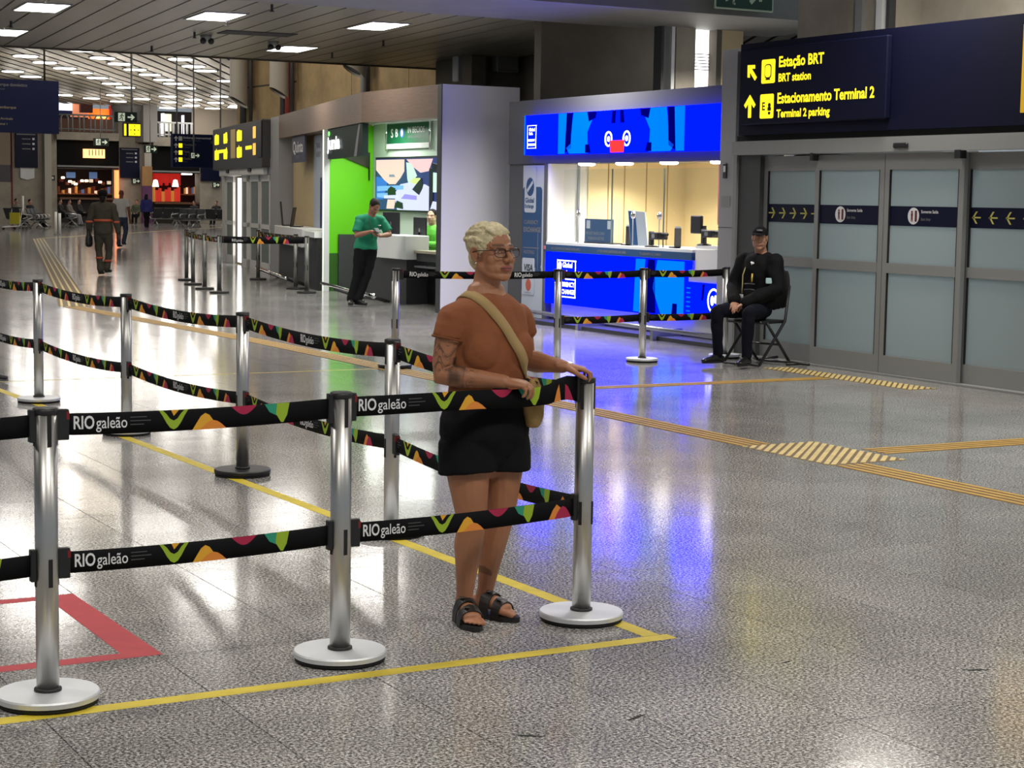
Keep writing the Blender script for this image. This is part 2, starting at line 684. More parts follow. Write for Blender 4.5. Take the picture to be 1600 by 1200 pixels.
tile_me = MB().add([(-T/2+.002, -T/2+.002, -.0025), (T/2-.002, -T/2+.002, -.0025), (T/2-.002, T/2-.002, -.0025), (-T/2+.002, T/2-.002, -.0025)]
                   + [(a*(T/2-.0025), b*(T/2-.0025), 0) for a, b in ((-1, -1), (1, -1), (1, 1), (-1, 1))]
                   + [(a*(T/2-.002), b*(T/2-.002), -.012) for a, b in ((-1, -1), (1, -1), (1, 1), (-1, 1))],
                   [[4, 5, 6, 7]]+[[i, (i+1) % 4, 4+(i+1) % 4, 4+i] for i in range(4)]+[[8+i, 8+(i+1) % 4, (i+1) % 4, i] for i in range(4)]).mesh('tile')
tile_me.materials.append(GRANITE)
for d, x0, y0 in cells[:298]:
    o = link('tile', tile_me, floor)
    o.location = (x0+T/2, y0+T/2, 0)
mb = MB()
for d, x0, y0 in cells[298:]:
    a, b, T2 = x0+.003, y0+.003, T-.006
    mb.add([(a, b, -.001), (a+T2, b, -.001), (a+T2, b+T2, -.001), (a, b+T2, -.001)], [[0, 1, 2, 3]])
tag(mb.build('distant_tiles', GRANITE, floor), kind='stuff')


def tape(name, m, pts, wd, label, cat='tape', z=.0006, closed=False):
    """flat strip of tape along floor points"""
    mb = MB()
    for a, b in zip(pts[:-1], pts[1:]):
        a, b = Vector((*a, 0)), Vector((*b, 0))
        d = (b-a).normalized()
        q = Vector((-d.y, d.x, 0))*wd/2
        mb.prismz([tuple((a-q)[:2]), tuple((b-q)[:2]), tuple((b+q)[:2]), tuple((a+q)[:2])], 0.0001, z)
        z += .0003
    return tag(mb.build(name, m, loc=(*pts[0], 0)), label, cat)


tape('floor_tape', YELT, [(1.3, 5.90), (4.02, 5.95)], .075, 'yellow floor tape in front of the three nearest posts', 'floor tape')
tape('floor_tape', YELT, [(3.95, 5.99), (3.72, 16.6)], .075, 'yellow floor tape running away under the side row of posts', 'floor tape', z=.001)
tape('floor_tape', YELT, [(3.72, 16.64), (8.3, 16.66)], .03, 'thin yellow floor line crossing behind the belted lane', 'floor tape')
mb = MB()
for poly in ([(.9, 7.62), (1.98, 7.62), (1.98, 7.69), (.9, 7.69)], [(.9, 6.52), (2.12, 6.52), (1.98, 6.60), (.9, 6.60)], [(1.98, 6.60), (2.12, 6.52), (2.10, 7.69), (1.98, 7.69)]):
    mb.prismz(poly, .0001, .0009)
tag(mb.build('floor_tape', REDT, loc=(1.98, 7, 0)), 'red tape outline of a box on the floor behind the nearest post', 'floor tape')


def tactile(label, pts, n=4, pitch=.072, wd=.036, m=TACT):
    t = thing('tactile_strip', label, 'tactile paving', (*pts[0], 0))
    o = Vector((*pts[0], 0))
    P = [Vector((*p, 0))-o for p in pts]
    for k in range(n):
        off = (k-(n-1)/2)*pitch
        mb = MB()
        L = []
        for i, p in enumerate(P):
            d1 = (P[min(i+1, len(P)-1)]-P[max(i-1, 0)]).normalized()
            q = Vector((-d1.y, d1.x, 0))
            L.append((p+q*(off-wd/2), p+q*(off+wd/2)))
        for (a, b), (c, d) in zip(L[:-1], L[1:]):
            mb.prismz([tuple(v[:2]) for v in (a, c, d, b)], 0, .004)
        mb.build('ridge', m, t)
    if n > 1:
        mb = MB()
        h = n*pitch/2
        for (a, b) in zip(P[:-1], P[1:]):
            d = (b-a).normalized()
            q = Vector((-d.y, d.x, 0))*h
            mb.prismz([tuple(v[:2]) for v in (a-q, b-q, b+q, a+q)], .0002, .0008)
        mb.build('base_strip', mat('dark_brown_base', srgb(104, 84, 52), .6, var=.2, vscale=5), t)  # darker brown tone showing between the ridges
    return t


tactile('ochre ridged guide strip running the length of the hall past the woman', [(7.78, 6.5), (7.78, 9.45)])
tactile('ochre ridged guide strip behind the woman, between the ridged pad and the far bend', [(7.77, 10.5), (7.77, 20), (7.45, 27.2)])
tactile('pale ridged guide strip going off into the far hall', [(7.5, 27.3), (8.2, 30), (16.9, 66)], m=TACT2, pitch=.11, wd=.035)
tactile('ochre ridged guide strip from the ridged pad toward the last door panel', [(8.35, 9.9), (12.0, 9.9)])
tactile('ochre ridged guide strip from the lane corner to the seated guard', [(7.98, 14.3), (11.4, 14.3)], n=3)
tactile('pale floor guide line in front of the far seats', [(16.9, 66.2), (34, 92)], n=1, wd=.1, m=TACT2)


def tactile_pad(label, x0, x1, y0, y1, n, along_x=True, m=TACT2):
    t = thing('tactile_pad', label, 'tactile paving', ((x0+x1)/2, (y0+y1)/2, 0))
    hx, hy = (x1-x0)/2, (y1-y0)/2
    MB().prismz([(-hx, -hy), (hx, -hy), (hx, hy), (-hx, hy)], .0002, .0008).build('base_plate', mat('dark_brown_base'), t)
    # ridges run diagonally, clipped to the pad
    r_ = .7071
    for k in range(n):
        c = (k+.5)/n*(2*hx+2*hy)-(hx+hy)          # y - x = c
        lo, hi = max(-hx, -hy-c), min(hx, hy-c)
        if hi-lo < .03:
            continue
        w2 = .019*2**.5/2*1.2
        pl = [(lo+w2, lo+c-w2), (hi+w2, hi+c-w2), (hi-w2, hi+c+w2), (lo-w2, lo+c+w2)]
        pl = [(max(-hx, min(hx, u)), max(-hy, min(hy, v))) for u, v in pl]
        MB().prismz(pl, .0008, .0045).build('ridge', m, t)


tactile_pad('pale ridged pad where two guide strips meet on the open floor', 7.62, 8.28, 9.48, 10.48, 20)
tactile_pad('long pale ridged pad in front of the frosted doors', 11.45, 11.78, 13.1, 15.4, 34)

for px, py, rz, ln, nm in ((995, 1121, 20, .05, 'beyond the tape corner'), (1524, 1047, -25, .05, 'toward the picture edge'), (1228, 1035, 10, .025, 'in the warm glow on the floor'), (827, 1150, -35, .045, 'below the yellow tape')):
    q = onz(px, py)
    mb = MB()
    mb.prismz([(-ln, 0), (-ln*.3, -ln*.16), (ln, 0), (ln*.2, ln*.18)], .0003, .0018)
    o = mb.build('floor_debris', RUBBER, loc=(0, 0, 0))
    o.location = (q.x, q.y, 0)
    o.rotation_euler = (0, 0, R(rz))
    tag(o, 'tiny black scrap on the polished floor, '+nm, 'debris', 'scraps on the floor')

# ---------------------------------------------------------------- SETTING: ceilings and beam
ceil = struct('ceiling')
MB().box(-14, 13.2, -4, 19.6, 4.62, 4.8).build('slab', MGREY, ceil)
tl = math.tan(R(6.5))
Y0, Y1, ZC = 22.8, 34.3, 4.35
MB().box(-2, 17.2, Y0, Y1, ZC+.05, ZC+.25).build('slab', RUBBER, ceil)
k = 0
x = 2.0
while x < 17.1:
    a, b = x, min(x+.408, 17.1)
    s0 = (Y0-30)*tl
    s1 = (Y1-30)*tl
    MB().prismz([(min(a+s0, 17.1), Y0), (min(b+s0, 17.1), Y0), (min(b+s1, 17.1), Y1), (min(a+s1, 17.1), Y1)], ZC, ZC+.05).build('plank', CEIL, ceil)
    x += .44
MB().box(-2, 17.2, Y1, Y1+.06, ZC-.03, ZC+.45).build('edge_trim', CONCD, ceil)
beam = struct('trim_1')
MB().box(-14, 16.9, 19.62, 22.8, 4.2, 4.9).build('beam', mat('beam_grey', srgb(128, 126, 122), .6, var=.08, vscale=1.5), beam)
MB().box(-14, 16.9, 19.50, 19.62, 4.08, 4.9).build('beam_lip', mat('beam_grey'), beam)

ceil2 = struct('ceiling', (0, 0, 0))
MB().box(-5, 70, Y1+.1, 101, 6.55, 6.7).build('slab', CEILG, ceil2)
mb = MB()
az = R(28)
dx, dy = math.sin(az), math.cos(az)
k = -70
while k < 62:
    # slats run at 28 degrees to the hall; clipped at the hall's ends
    y0, y1 = Y1+.2, 100.5
    x0 = k+(y0-60)*math.tan(az)
    x1 = k+(y1-60)*math.tan(az)
    hw = .26
    lo, hi = -4, 68
    ta, tb = (lo-x0)/(x1-x0), (hi-x0)/(x1-x0)
    ta, tb = max(0, ta), min(1, tb)
    if tb > ta:
        A = (x0+(x1-x0)*ta, y0+(y1-y0)*ta)
        B = (x0+(x1-x0)*tb, y0+(y1-y0)*tb)
        mb.add([(A[0]-hw, A[1], 6.46), (A[0]+hw, A[1], 6.46), (B[0]+hw, B[1], 6.46), (B[0]-hw, B[1], 6.46)], [[3, 2, 1, 0]])
    k += .66
tag(mb.build('slats', CEILH, ceil2), kind='stuff')

# ---------------------------------------------------------------- SETTING: side wall of concrete, pilasters, window
wr = struct('wall_right')
mb = MB()
y = 22.5
cuts = [24.4, 31.2, 35.6, 38.6, 41.9, 45.2, 46.0]
for a, b in zip(cuts[:-1], cuts[1:]):
    MB().box(17.0, 17.3, a+.012, b-.012, 0, 6.5).build('panel', CONC if a > 31 else CONCD, wr)  # nearest panel coloured darker to stand for the unlit stretch of wall
MB().box(17.04, 17.3, 24.4, 46, 0, 6.5).build('backing', RUBBER, wr)
MB().box(16.99, 17.01, 41.9, 45.2, 4.42, 4.46).build('joint_strip', CONCD, wr)
col = struct('wall_column')
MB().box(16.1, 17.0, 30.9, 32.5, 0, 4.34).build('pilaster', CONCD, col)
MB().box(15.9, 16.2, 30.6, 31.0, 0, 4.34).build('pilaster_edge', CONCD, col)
# wall and openings beyond the currency kiosk
wn = struct('wall_far_corner')
MB().box(15.6, 17.2, 24.3, 24.42, 3.0, 4.34).build('panel', CONCD, wn)
MB().box(13.4, 15.7, 23.6, 23.8, 2.2, 4.34).build('panel', CONCD, wn)
win = struct('window_1', (0, 0, 0))
p0, p1 = ony(1086, 60, 22.4), ony(1124, 135, 22.4)
MB().box(p0.x, p1.x, 22.5, 22.53, 2.2, 4.34).build('pane', SKYGLOW, win)
for a, b, m in ((1033, 1037, DGREY), (1049, 1054, WHITE), (1056, 1086, CONCG), (1119, 1127, CONCD), (1127, 1160, BEIGE)):
    q0, q1 = ony(a, 100, 22.3), ony(b, 100, 22.3)
    MB().box(q0.x, q1.x, 22.3, 22.5, 2.2, 4.34).build('mullion', m, win)
for k in range(6):
    z = 3.62+.045*k
    MB().box(p0.x+.02, p1.x-.02, 22.47, 22.49, z, z+.012).build('louvre', INKG, win)
cr = struct('column_1')
MB().box(13.15, 14.4, 15.5, 17.2, 2.3, 4.6).build('column', CONCG, cr)
MB().box(13.10, 13.15, 16.0, 16.12, 2.6, 4.6).build('conduit', ALU, cr)
MB().box(13.06, 13.15, 15.62, 15.72, 2.6, 4.6).build('conduit', WHITE, cr)
MB().box(13.06, 13.15, 15.5, 15.55, 2.6, 4.6).build('conduit', ALUD, cr)
wu = struct('wall_upper_right')
MB().box(13.5, 13.7, 9, 15.5, 2.45, 4.62).build('panel', CONCG, wu)

# ---------------------------------------------------------------- SETTING: frosted sliding doors (local x runs toward the camera, y into the wall)
HW = -PI/2          # rotation of everything that faces the hall from the x = const wall


def door_leaf(n, y_far, y_near, band, sign, X=12.2, lab=None):
    """one leaf; local x from 0 (far edge) to width"""
    wd = y_far-y_near
    t = struct('door_%d' % n, (X, y_far, 0), HW)
    fr = .07
    for a, b in ((0, fr), (wd-fr, wd)):
        bx('stile', t, ALU, a, b, 0, .05, .02, 2.22)
    bx('top_rail', t, ALU, fr, wd-fr, 0, .05, 2.06, 2.22)
    bx('middle_rail', t, ALU, fr, wd-fr, -.005, .05, 1.03, 1.13)
    bx('bottom_rail', t, ALU, fr, wd-fr, 0, .05, .02, .2)
    bx('upper_pane', t, FROST, fr, wd-fr, .02, .032, 1.13, 2.06)
    bx('lower_pane', t, FROST, fr, wd-fr, .02, .032, .2, 1.03)
    for a in (fr, wd-fr-.008):
        bx('gasket', t, RUBBER, a, a+.008, -.002, .02, .2, 2.06)
    b = bx('band', t, NAVYD, fr, wd-fr, .013, .02, 1.505, 1.70)
    if sign:
        plate('round_emblem', INKW, b, circ(fr+(wd-2*fr)*.36, 1.605, .083, .083), .013, .002)
        plate('emblem_bar', mat('maroon', srgb(96, 32, 34), .6), b, rrect(fr+(wd-2*fr)*.36+.022, fr+(wd-2*fr)*.36+.052, 1.55, 1.66, .008), .011, .002)
        mb = MB()
        cx = fr+(wd-2*fr)*.36-.022
        mb.prism(circ(cx, 1.645, .012, n=10), .009, .011)
        for q in ([(cx-.012, 1.60), (cx+.012, 1.60), (cx+.014, 1.632), (cx-.014, 1.632)], [(cx-.012, 1.55), (cx-.004, 1.55), (cx+.004, 1.60), (cx-.01, 1.60)], [(cx+.008, 1.55), (cx+.016, 1.55), (cx+.010, 1.60), (cx, 1.60)]):
            mb.prism(q, .009, .011)
        mb.build('emblem_figure', mat('maroon'), b)
        text('Somente Saída', .042, INKW, b, fr+(wd-2*fr)*.47, .013, 1.635, .0006)
        text('Exit Only', .036, INKG, b, fr+(wd-2*fr)*.47, .013, 1.563, .0004, shear=.2)
    else:
        ink = mat('pale_yellow_print', srgb(206, 198, 104), .6)
        nA = 5
        for k in range(nA):
            cx = fr+(wd-2*fr)*(k+.5)/nA-.02
            s = 1 if band == 'R' else -1
            mb = MB()
            mb.prism([(cx-.06, 1.597), (cx+.055, 1.597), (cx+.055, 1.611), (cx-.06, 1.611)], .010, .013)
            for e in (1, -1):
                q = [(cx+s*.055, 1.604), (cx+s*.01, 1.604+e*.058), (cx-s*.012, 1.604+e*.058), (cx+s*.033, 1.604)]
                if (e*s) < 0:
                    q.reverse()
                mb.prism(q, .010, .013)
            mb.build('arrow', ink, b)
    return t


door_leaf(1, 16.55, 15.47, 'R', False, 12.26)
door_leaf(2, 15.56, 14.45, None, True, 12.19)
door_leaf(3, 14.44, 13.30, None, True, 12.19)
door_leaf(4, 13.36, 12.10, 'L', False, 12.26)
door_leaf(5, 12.09, 11.0, 'L', False, 12.26)
t = struct('door_6', (12.2, 17.25, 0), HW)
bx('sill', t, ALU, 0, 6.3, -.06, .14, 0, .018)
bx('jamb', t, ALUD, .28, .70, .0, .2, .0, 2.26)
bx('jamb_edge', t, ALU, .24, .30, -.03, .2, .0, 2.26)
bx('operator_beam', t, ALU, .28, 6.3, -.09, .12, 2.235, 2.385)
bx('beam_shadow_gap', t, RUBBER, .28, 6.3, -.02, .12, 2.385, 2.45)
bx('motion_sensor', t, BLACK, 3.03, 3.24, -.12, -.09, 2.27, 2.32, .01)
bx('rating_plate', t, BLACK, 5.1, 5.5, -.095, -.09, 2.27, 2.34)
text('SALIDA', .04, INKG, t, 5.15, -.095, 2.285)
bx('sensor_bracket', t, BLACK, 1.70, 1.74, -.1, -.02, 2.16, 2.24)
bx('sensor_bracket', t, BLACK, 3.9, 3.98, -.1, -.02, 2.16, 2.24)
# end pillar between doors and kiosk
p = struct('door_pillar', (12.2, 17.3, 0), HW)
bx('pillar', p, MGREY if 0 else mat('pillar_grey', srgb(160, 161, 164), .5), -.02, .27, .0, .5, 0, 3.42)
bx('panel_seam', p, ALUD, -.022, .272, -.002, .1, 1.42, 1.428)
bx('note_plate', p, ALU, .03, .2, -.004, 0, 1.66, 1.78)
bx('call_button', p, BLACK, .06, .13, -.015, 0, 1.98, 2.15, .004)
bx('button_face', p, INKW, .075, .115, -.018, -.015, 2.05, 2.12)

# header sign above the doors
t = thing('header_sign', 'long navy header panel above the frosted doors', 'sign', (12.12, 16.86, 2.45), HW)
bx('panel', t, NAVY, 0, 6.2, 0, .5, 0, 1.0)
bx('yellow_panel', t, mat('mustard_panel', srgb(206, 158, 28), .5, emit=(.8, .5, .02), est=.25), 4.36, 5.5, -.03, 0, .11, .90)
t = thing('direction_sign', 'backlit navy direction sign with yellow writing about the station and parking', 'sign', (12.05, 16.75, 2.56), HW)
bx('box', t, NAVY, 0, 2.44, 0, .068, 0, .82, .012)
plate('arrow', YGLOW, t, arrow_poly(.20, .57, .22, R(45)), 0)
plate('arrow', YGLOW, t, arrow_poly(.18, .20, .25, 0), 0)
b = plate('bus_pictogram', YGLOW, t, rrect(.38, .62, .435, .69, .02), 0)
mb = MB()
mb.prism(rrect(.44, .56, .485, .64, .04), -.006, -.003)
mb.build('bus_outline', YBLK, b)
mb = MB()
mb.prism(rrect(.452, .548, .50, .628, .034), -.009, -.006)
mb.build('bus_body', YGLOW, b)
plate('bus_wheels', YBLK, b, rrect(.46, .54, .47, .485, .004), -.003)
b = plate('parking_pictogram', YGLOW, t, rrect(.37, .61, .06, .32, .02), 0)
text('E', .12, YBLK, b, .405, -.003, .15, .003)
mb = MB()
mb.prism(rrect(.51, .57, .14, .18, .01), -.006, -.003)
mb.prism(circ(.54, .20, .025, n=12), -.006, -.003)
mb.prism(rrect(.52, .56, .10, .13, .006), -.006, -.003)
mb.build('car_symbol', YBLK, b)
text('Estação BRT', .155, YGLOW, t, .68, 0, .60, .0045, sx=.97)
text('BRT station', .118, YGLOW, t, .68, 0, .445, .0036, sx=1.0)
text('Estacionamento Terminal 2', .155, YGLOW, t, .67, 0, .215, .0045, sx=.93)
text('Terminal 2 parking', .118, YGLOW, t, .67, 0, .065, .0036, sx=1.0)

# ---------------------------------------------------------------- currency kiosk
KX = 12.75
k = thing('exchange_kiosk', 'grey currency exchange kiosk with blue lit sign and open counter', 'kiosk', (KX, 23.35, 0), HW)
KG = mat('kiosk_grey', srgb(82, 83, 87), .6, spec=.2)
W = 23.35-17.32
bx('fascia', k, KG, 0, W, 0, .35, 2.2, 3.09)
bx('roof', k, DGREY, 0, W, .35, 2.9, 2.85, 3.0)
bx('end_pillar', k, KG, 0, 1.12, 0.02, .4, 0, 2.2)
bx('pillar_edge', k, mat('kiosk_edge', srgb(84, 85, 90), .5), 1.08, 1.16, -.02, .4, 0, 2.2)
bx('base', k, KG, 1.12, W, .12, .5, .02, .42)
bx('plinth', k, DGREY, 0, W, .06, .5, 0, .12)
bx('back_wall', k, CREAM, .9, W, 2.3, 2.4, 0, 2.85)
bx('side_wall', k, WHITE, 1.06, 1.12, .4, 2.3, 0, 2.85)
bx('side_wall', k, WHITE, W-.05, W, .5, 2.3, 0, 2.85)
bx('kiosk_ceiling', k, WHITE, 1.0, W, .35, 2.3, 2.26, 2.3)
for x in (2.1, 2.75, 3.4, 4.05, 4.7, 5.3):
    bx('wall_joint', k, mat('joint_tan', srgb(176, 146, 92), .6), x, x+.015, 2.29, 2.3, 0, 2.26)
bx('cream_side_panel', k, CREAM, 1.12, 1.14, .66, 2.3, 0, 2.26)
for y in (.98, 1.25, 1.62, 1.98):
    bx('wall_joint', k, mat('joint_tan'), 1.14, 1.146, y, y+.015, 0, 2.26)
bx('white_liner', k, WHITE, 1.16, 1.19, -.01, .45, 1.125, 2.2)
bx('inner_column', k, WHITE, 1.13, 1.25, .46, .56, 1.1, 2.26)
qa, qb = 23.35-onx(1122, 300, KX+.9).y, 23.35-onx(1134, 300, KX+.9).y
rp_ = bx('hanging_poster', k, mat('rose_poster', srgb(206, 110, 122), .5), qa, qb+.2, .9, .92, 1.42, 2.26)
text('CAMBIO', .08, INKW, rp_, qa+.05, .9, 2.0)
ds = []
for x in (1.95, 2.9, 3.95, 5.05):
    d_ = MB(Matrix.Translation((x, .14, 0))).lathe([(.08, 2.168), (.115, 2.18), (.115, 2.202)], 14).build('downlight', mat('downlight_glow', (1, 1, 1), .5, emit=(1, .93, .8), est=20), k)
    l = bpy.data.lights.new('kiosk_downlight', 'SPOT')
    l.energy = 120
    l.spot_size = R(150)
    l.spot_blend = .7
    l.color = (1, .90, .72)
    l.shadow_soft_size = .07
    o = bpy.data.objects.new('kiosk_downlight', l)
    COL.objects.link(o)
    o.location = (KX+1.0, 23.35-x, 2.19)
# counter
c = bx('counter_top', k, WHITE, 1.14, 4.75, -.02, .75, 1.09, 1.125)
bx('counter_body', k, WHITE, 1.16, W-.05, .08, .6, .12, 1.09)
bx('counter_ledge', k, WHITE, 4.75, W-.05, .02, .7, 1.14, 1.18)
s = bx('info_strip', k, POSTB, 1.14, 4.77, -.045, .08, .995, 1.09)
bx('flag_block', s, mat('rose_print', srgb(190, 110, 116), .6), 1.15, 1.2, -.05, -.045, 1.02, 1.07)
for x, tx in ((1.35, 'NO COUNTER EXCHANGE RATES APPLY'), (2.58, 'IF YOU HAVE QUESTIONS ASK HERE'), (3.6, 'TE LLEVAMOS AL CAMBIO')):
    text(tx, .045, INKG, s, x, -.045, 1.028, .0006, sx=.95)
bx('cabinet_door', k, WHITE, 4.80, 5.28, -.01, .08, .88, 1.13)
bx('cabinet_door', k, WHITE, 5.30, 5.68, -.01, .08, .88, 1.13)
bx('cabinet_panel', k, mat('pale_grey_panel', srgb(170, 171, 172), .5), 4.66, W-.2, -.005, .08, .30, .88)
# lit front
L = bx('counter_screen', k, BLUE, 1.16, 4.62, -.03, .08, .28, .985, .01)
plate('light_bar', BLUEL, L, [(3.46, .30), (3.62, .30), (3.72, .975), (3.50, .975)], -.03)
plate('dark_bar', BLUED, L, [(3.72, .30), (3.98, .30), (3.94, .975), (3.78, .975)], -.03)
plate('light_field', BLUEL, L, [(3.90, .62), (4.10, .29), (4.60, .29), (4.60, .975), (4.0, .975)], -.03)
plate('dark_block', BLUED, L, [(4.34, .29), (4.46, .29), (4.46, .45), (4.36, .45)], -.033)
L2 = bx('counter_screen', k, BLUE, 4.62, 5.40, -.03, .08, .34, .735, .01)
for i in range(6):
    plate('scale_mark', BLUEL, L2, rrect(4.66, 4.74, .37+i*.056, .385+i*.056, .004), -.03)
plate('dark_band', BLUED, L2, [(4.98, .52), (5.02, .52), (5.05, .72), (5.0, .72)], -.03)
mb = MB()
for i in range(22):
    a, b = 2*PI*i/22, 2*PI*(i+1)/22
    mb.prism([(5.24+.13*math.cos(a), .53+.15*math.sin(a)), (5.24+.13*math.cos(b), .53+.15*math.sin(b)), (5.24+.105*math.cos(b), .53+.125*math.sin(b)), (5.24+.105*math.cos(a), .53+.125*math.sin(a))][::-1], -.034, -.03)
mb.prism(circ(5.21, .53, .035, .06), -.034, -.03)
mb.prism(circ(5.28, .55, .03, .05), -.034, -.03)
mb.build('ring_emblem', WGLOW, L2)


def framed_logo(par, x0, x1, z0, z1, y, lines):
    mb = MB()
    w_ = (x1-x0)*.035
    for q in ((x0, x1, z0, z0+w_), (x0, x1, z1-w_, z1), (x0, x0+w_, z0, z1), (x1-w_, x1, z0, z1)):
        mb.prism([(q[0], q[2]), (q[1], q[2]), (q[1], q[3]), (q[0], q[3])], y-.004, y)
    o = mb.build('logo_frame', WGLOW, par)
    for s_, x, z, size in lines:
        text(s_, size, WGLOW, o, x, y, z, .003, thick=.005)
    return o


framed_logo(L, 1.50, 2.0, .38, .64, -.03, (('CURRENCY', 1.53, .53, .085), ('EXCHANGE', 1.53, .43, .085)))
lf = framed_logo(L, 1.50, 2.0, .67, .89, -.03, (('Global', 1.65, .79, .10), ('Exchange', 1.65, .70, .075)))
plate('globe_mark', WGLOW, lf, circ(1.58, .81, .045, .055), -.033)
# upper LED sign
S = bx('sign_screen', k, BLUE, .53, 5.47, -.12, 0, 2.32, 2.87, .01)
S.location.x = .14
def sp(name, m, poly, dy=0):
    return plate(name, m, S, poly, -.12-dy)
sp('edge_glow', BLUEL, [(.535, 2.325), (.56, 2.325), (.56, 2.865), (.535, 2.865)])
for f_ in (1, -1):
    X_ = lambda v: 3.0+f_*(v)
    def pl(name, m, pts, dy=0):
        q = [(X_(a), b) for a, b in pts]
        sp(name, m, q if f_ > 0 else q[::-1], dy)
    pl('light_stripe', BLUEL, [(1.34, 2.325), (1.52, 2.325), (1.52, 2.865), (1.30, 2.865)])
    pl('dark_stripe', BLUED, [(1.18, 2.40), (1.34, 2.33), (1.30, 2.865), (1.14, 2.865)])
    pl('light_curve', BLUEL, [(.74, 2.325), (1.22, 2.325), (1.30, 2.40), (1.18, 2.46), (1.17, 2.65), (1.12, 2.865), (.72, 2.865), (.64, 2.76), (.76, 2.60)])
    pl('dark_notch', BLUED, [(.66, 2.33), (.80, 2.33), (.80, 2.44), (.70, 2.44)], .003)
    pl('dark_notch', BLUED, [(.55, 2.78), (.72, 2.74), (.76, 2.865), (.52, 2.865)], .003)
    pl('dark_prong', BLUED, [(.06, 2.70), (.16, 2.70), (.13, 2.865), (.05, 2.865)], .003)
    mb = MB()
    for i in range(20):
        a, b = 2*PI*i/20, 2*PI*(i+1)/20
        cx, cz = X_(.22), 2.50
        mb.prism([(cx+.09*math.cos(a), cz+.10*math.sin(a)), (cx+.09*math.cos(b), cz+.10*math.sin(b)), (cx+.068*math.cos(b), cz+.078*math.sin(b)), (cx+.068*math.cos(a), cz+.078*math.sin(a))][::-1], -.128, -.12)
    mb.prism(circ(X_(.22), 2.50, .03, .035), -.128, -.12)
    mb.build('ring_emblem', WGLOW, S)
sp('red_block', REDL, [(2.84, 2.325), (3.16, 2.325), (3.18, 2.48), (2.82, 2.48)], .009)
lg = framed_logo(S, .62, .87, 2.41, 2.73, -.12, (('Global', .675, 2.65, .06), ('Exch.', .675, 2.60, .05), ('CURRENCY', .64, 2.51, .038), ('EXCHANGE', .64, 2.45, .038)))
# poster on the end pillar
P = bx('poster', k, POSTL, .45, 1.04, -.002, .02, .05, 2.18)
b = MB().prism(rrect(.45, 1.0, .75, 1.88, .06), -.006, -.002).build('blue_field', POSTB, P)
MB().prism(rrect(.45, .58, .42, .76, .02), -.006, -.002).build('blue_field', POSTB, P)
MB().prism(rrect(.84, 1.0, .62, .78, .05), -.006, -.002).build('blue_field', POSTB, P)
q = MB().prism(rrect(.51, .83, 1.52, 2.16, .04), -.010, -.006).build('logo_card', POSTL, P)
plate('globe_mark', POSTB, q, circ(.67, 1.88, .11, .13), -.010)
plate('globe_band', POSTL, q, [(.58, 1.84), (.6, 1.80), (.76, 1.93), (.74, 1.97)], -.013)
text('Global', .095, POSTB, q, .535, -.010, 1.66, .003, sx=1.0)
text('Exchange', .075, POSTB, q, .525, -.010, 1.585, .002, sx=.9)
text('CURRENCY', .078, INKG, P, .50, -.006, 1.36, .001)
text('EXCHANGE', .092, INKG, P, .49, -.006, 1.25, .003)
bx('rule', P, INKG, .49, .94, -.008, -.006, 1.02, 1.03)
bx('rule', P, INKG, .90, .91, -.008, -.006, .72, 1.24)
text('HOSTING', .07, INKG, P, .50, -.006, .94, .001)
q = MB().prism(rrect(.47, .82, .36, .88, .03), -.010, -.006).build('card_board', POSTL, P)
text('VISA', .13, INKD, q, .52, -.010, .70, .004, shear=.15)
plate('orange_disc', mat('rust_print', srgb(176, 84, 66), .6), q, circ(.66, .50, .075, .085), -.010)
text('mastercard', .04, INKG, q, .55, -.010, .38)
# foot rail
r = MB()
r.tube([(.2, -.32, .17), (5.9, -.42, .15)], .028, 8)
r = r.build('foot_rail', mat('rail_steel', srgb(150, 152, 160), .3, .9), k)
for x in (.8, 2.6, 4.4):
    bx('rail_bracket', k, ALU, x-.03, x+.03, -.36, .1, 0, .14)
bx('floor_kerb', k, DGREY, .3, W, -.3, .06, 0, .05)
# glass screen with speaking discs
g = thing('counter_glass', 'clear glass screen above the exchange counter', 'screen', (KX+.2, 22.15, 1.125), HW)
for a, b in ((.05, 1.30), (1.32, 2.55), (2.57, 4.2)):
    bx('pane', g, GLASS, a, b, 0, .008, 0, 1.0)
for x in (1.31, 2.56):
    bx('pane_edge', g, mat('glass_edge', srgb(90, 104, 100), .3), x-.006, x+.006, -.004, .012, 0, 1.0)
for x, nm in ((.62, 'nearest the white column'), (2.0, 'between the two display boards'), (2.62, 'nearest the small black monitor')):
    t = thing('speak_disc', 'chrome speaking disc on a thin rod above the exchange counter, '+nm, 'intercom', (KX+.1, 22.15-x, 1.125), HW, 'speaking discs of the exchange counter')
    MB().tube([(0, 0, 0), (0, 0, .36)], .007, 6).build('rod', ALU, t)
    MB(Matrix.Translation((0, 0, .40)) @ Matrix.Rotation(PI/2, 4, 'X')).lathe([(.02, -.016), (.048, -.01), (.052, 0), (.045, .01), (.014, .024)], 16).build('disc', CHROME, t)
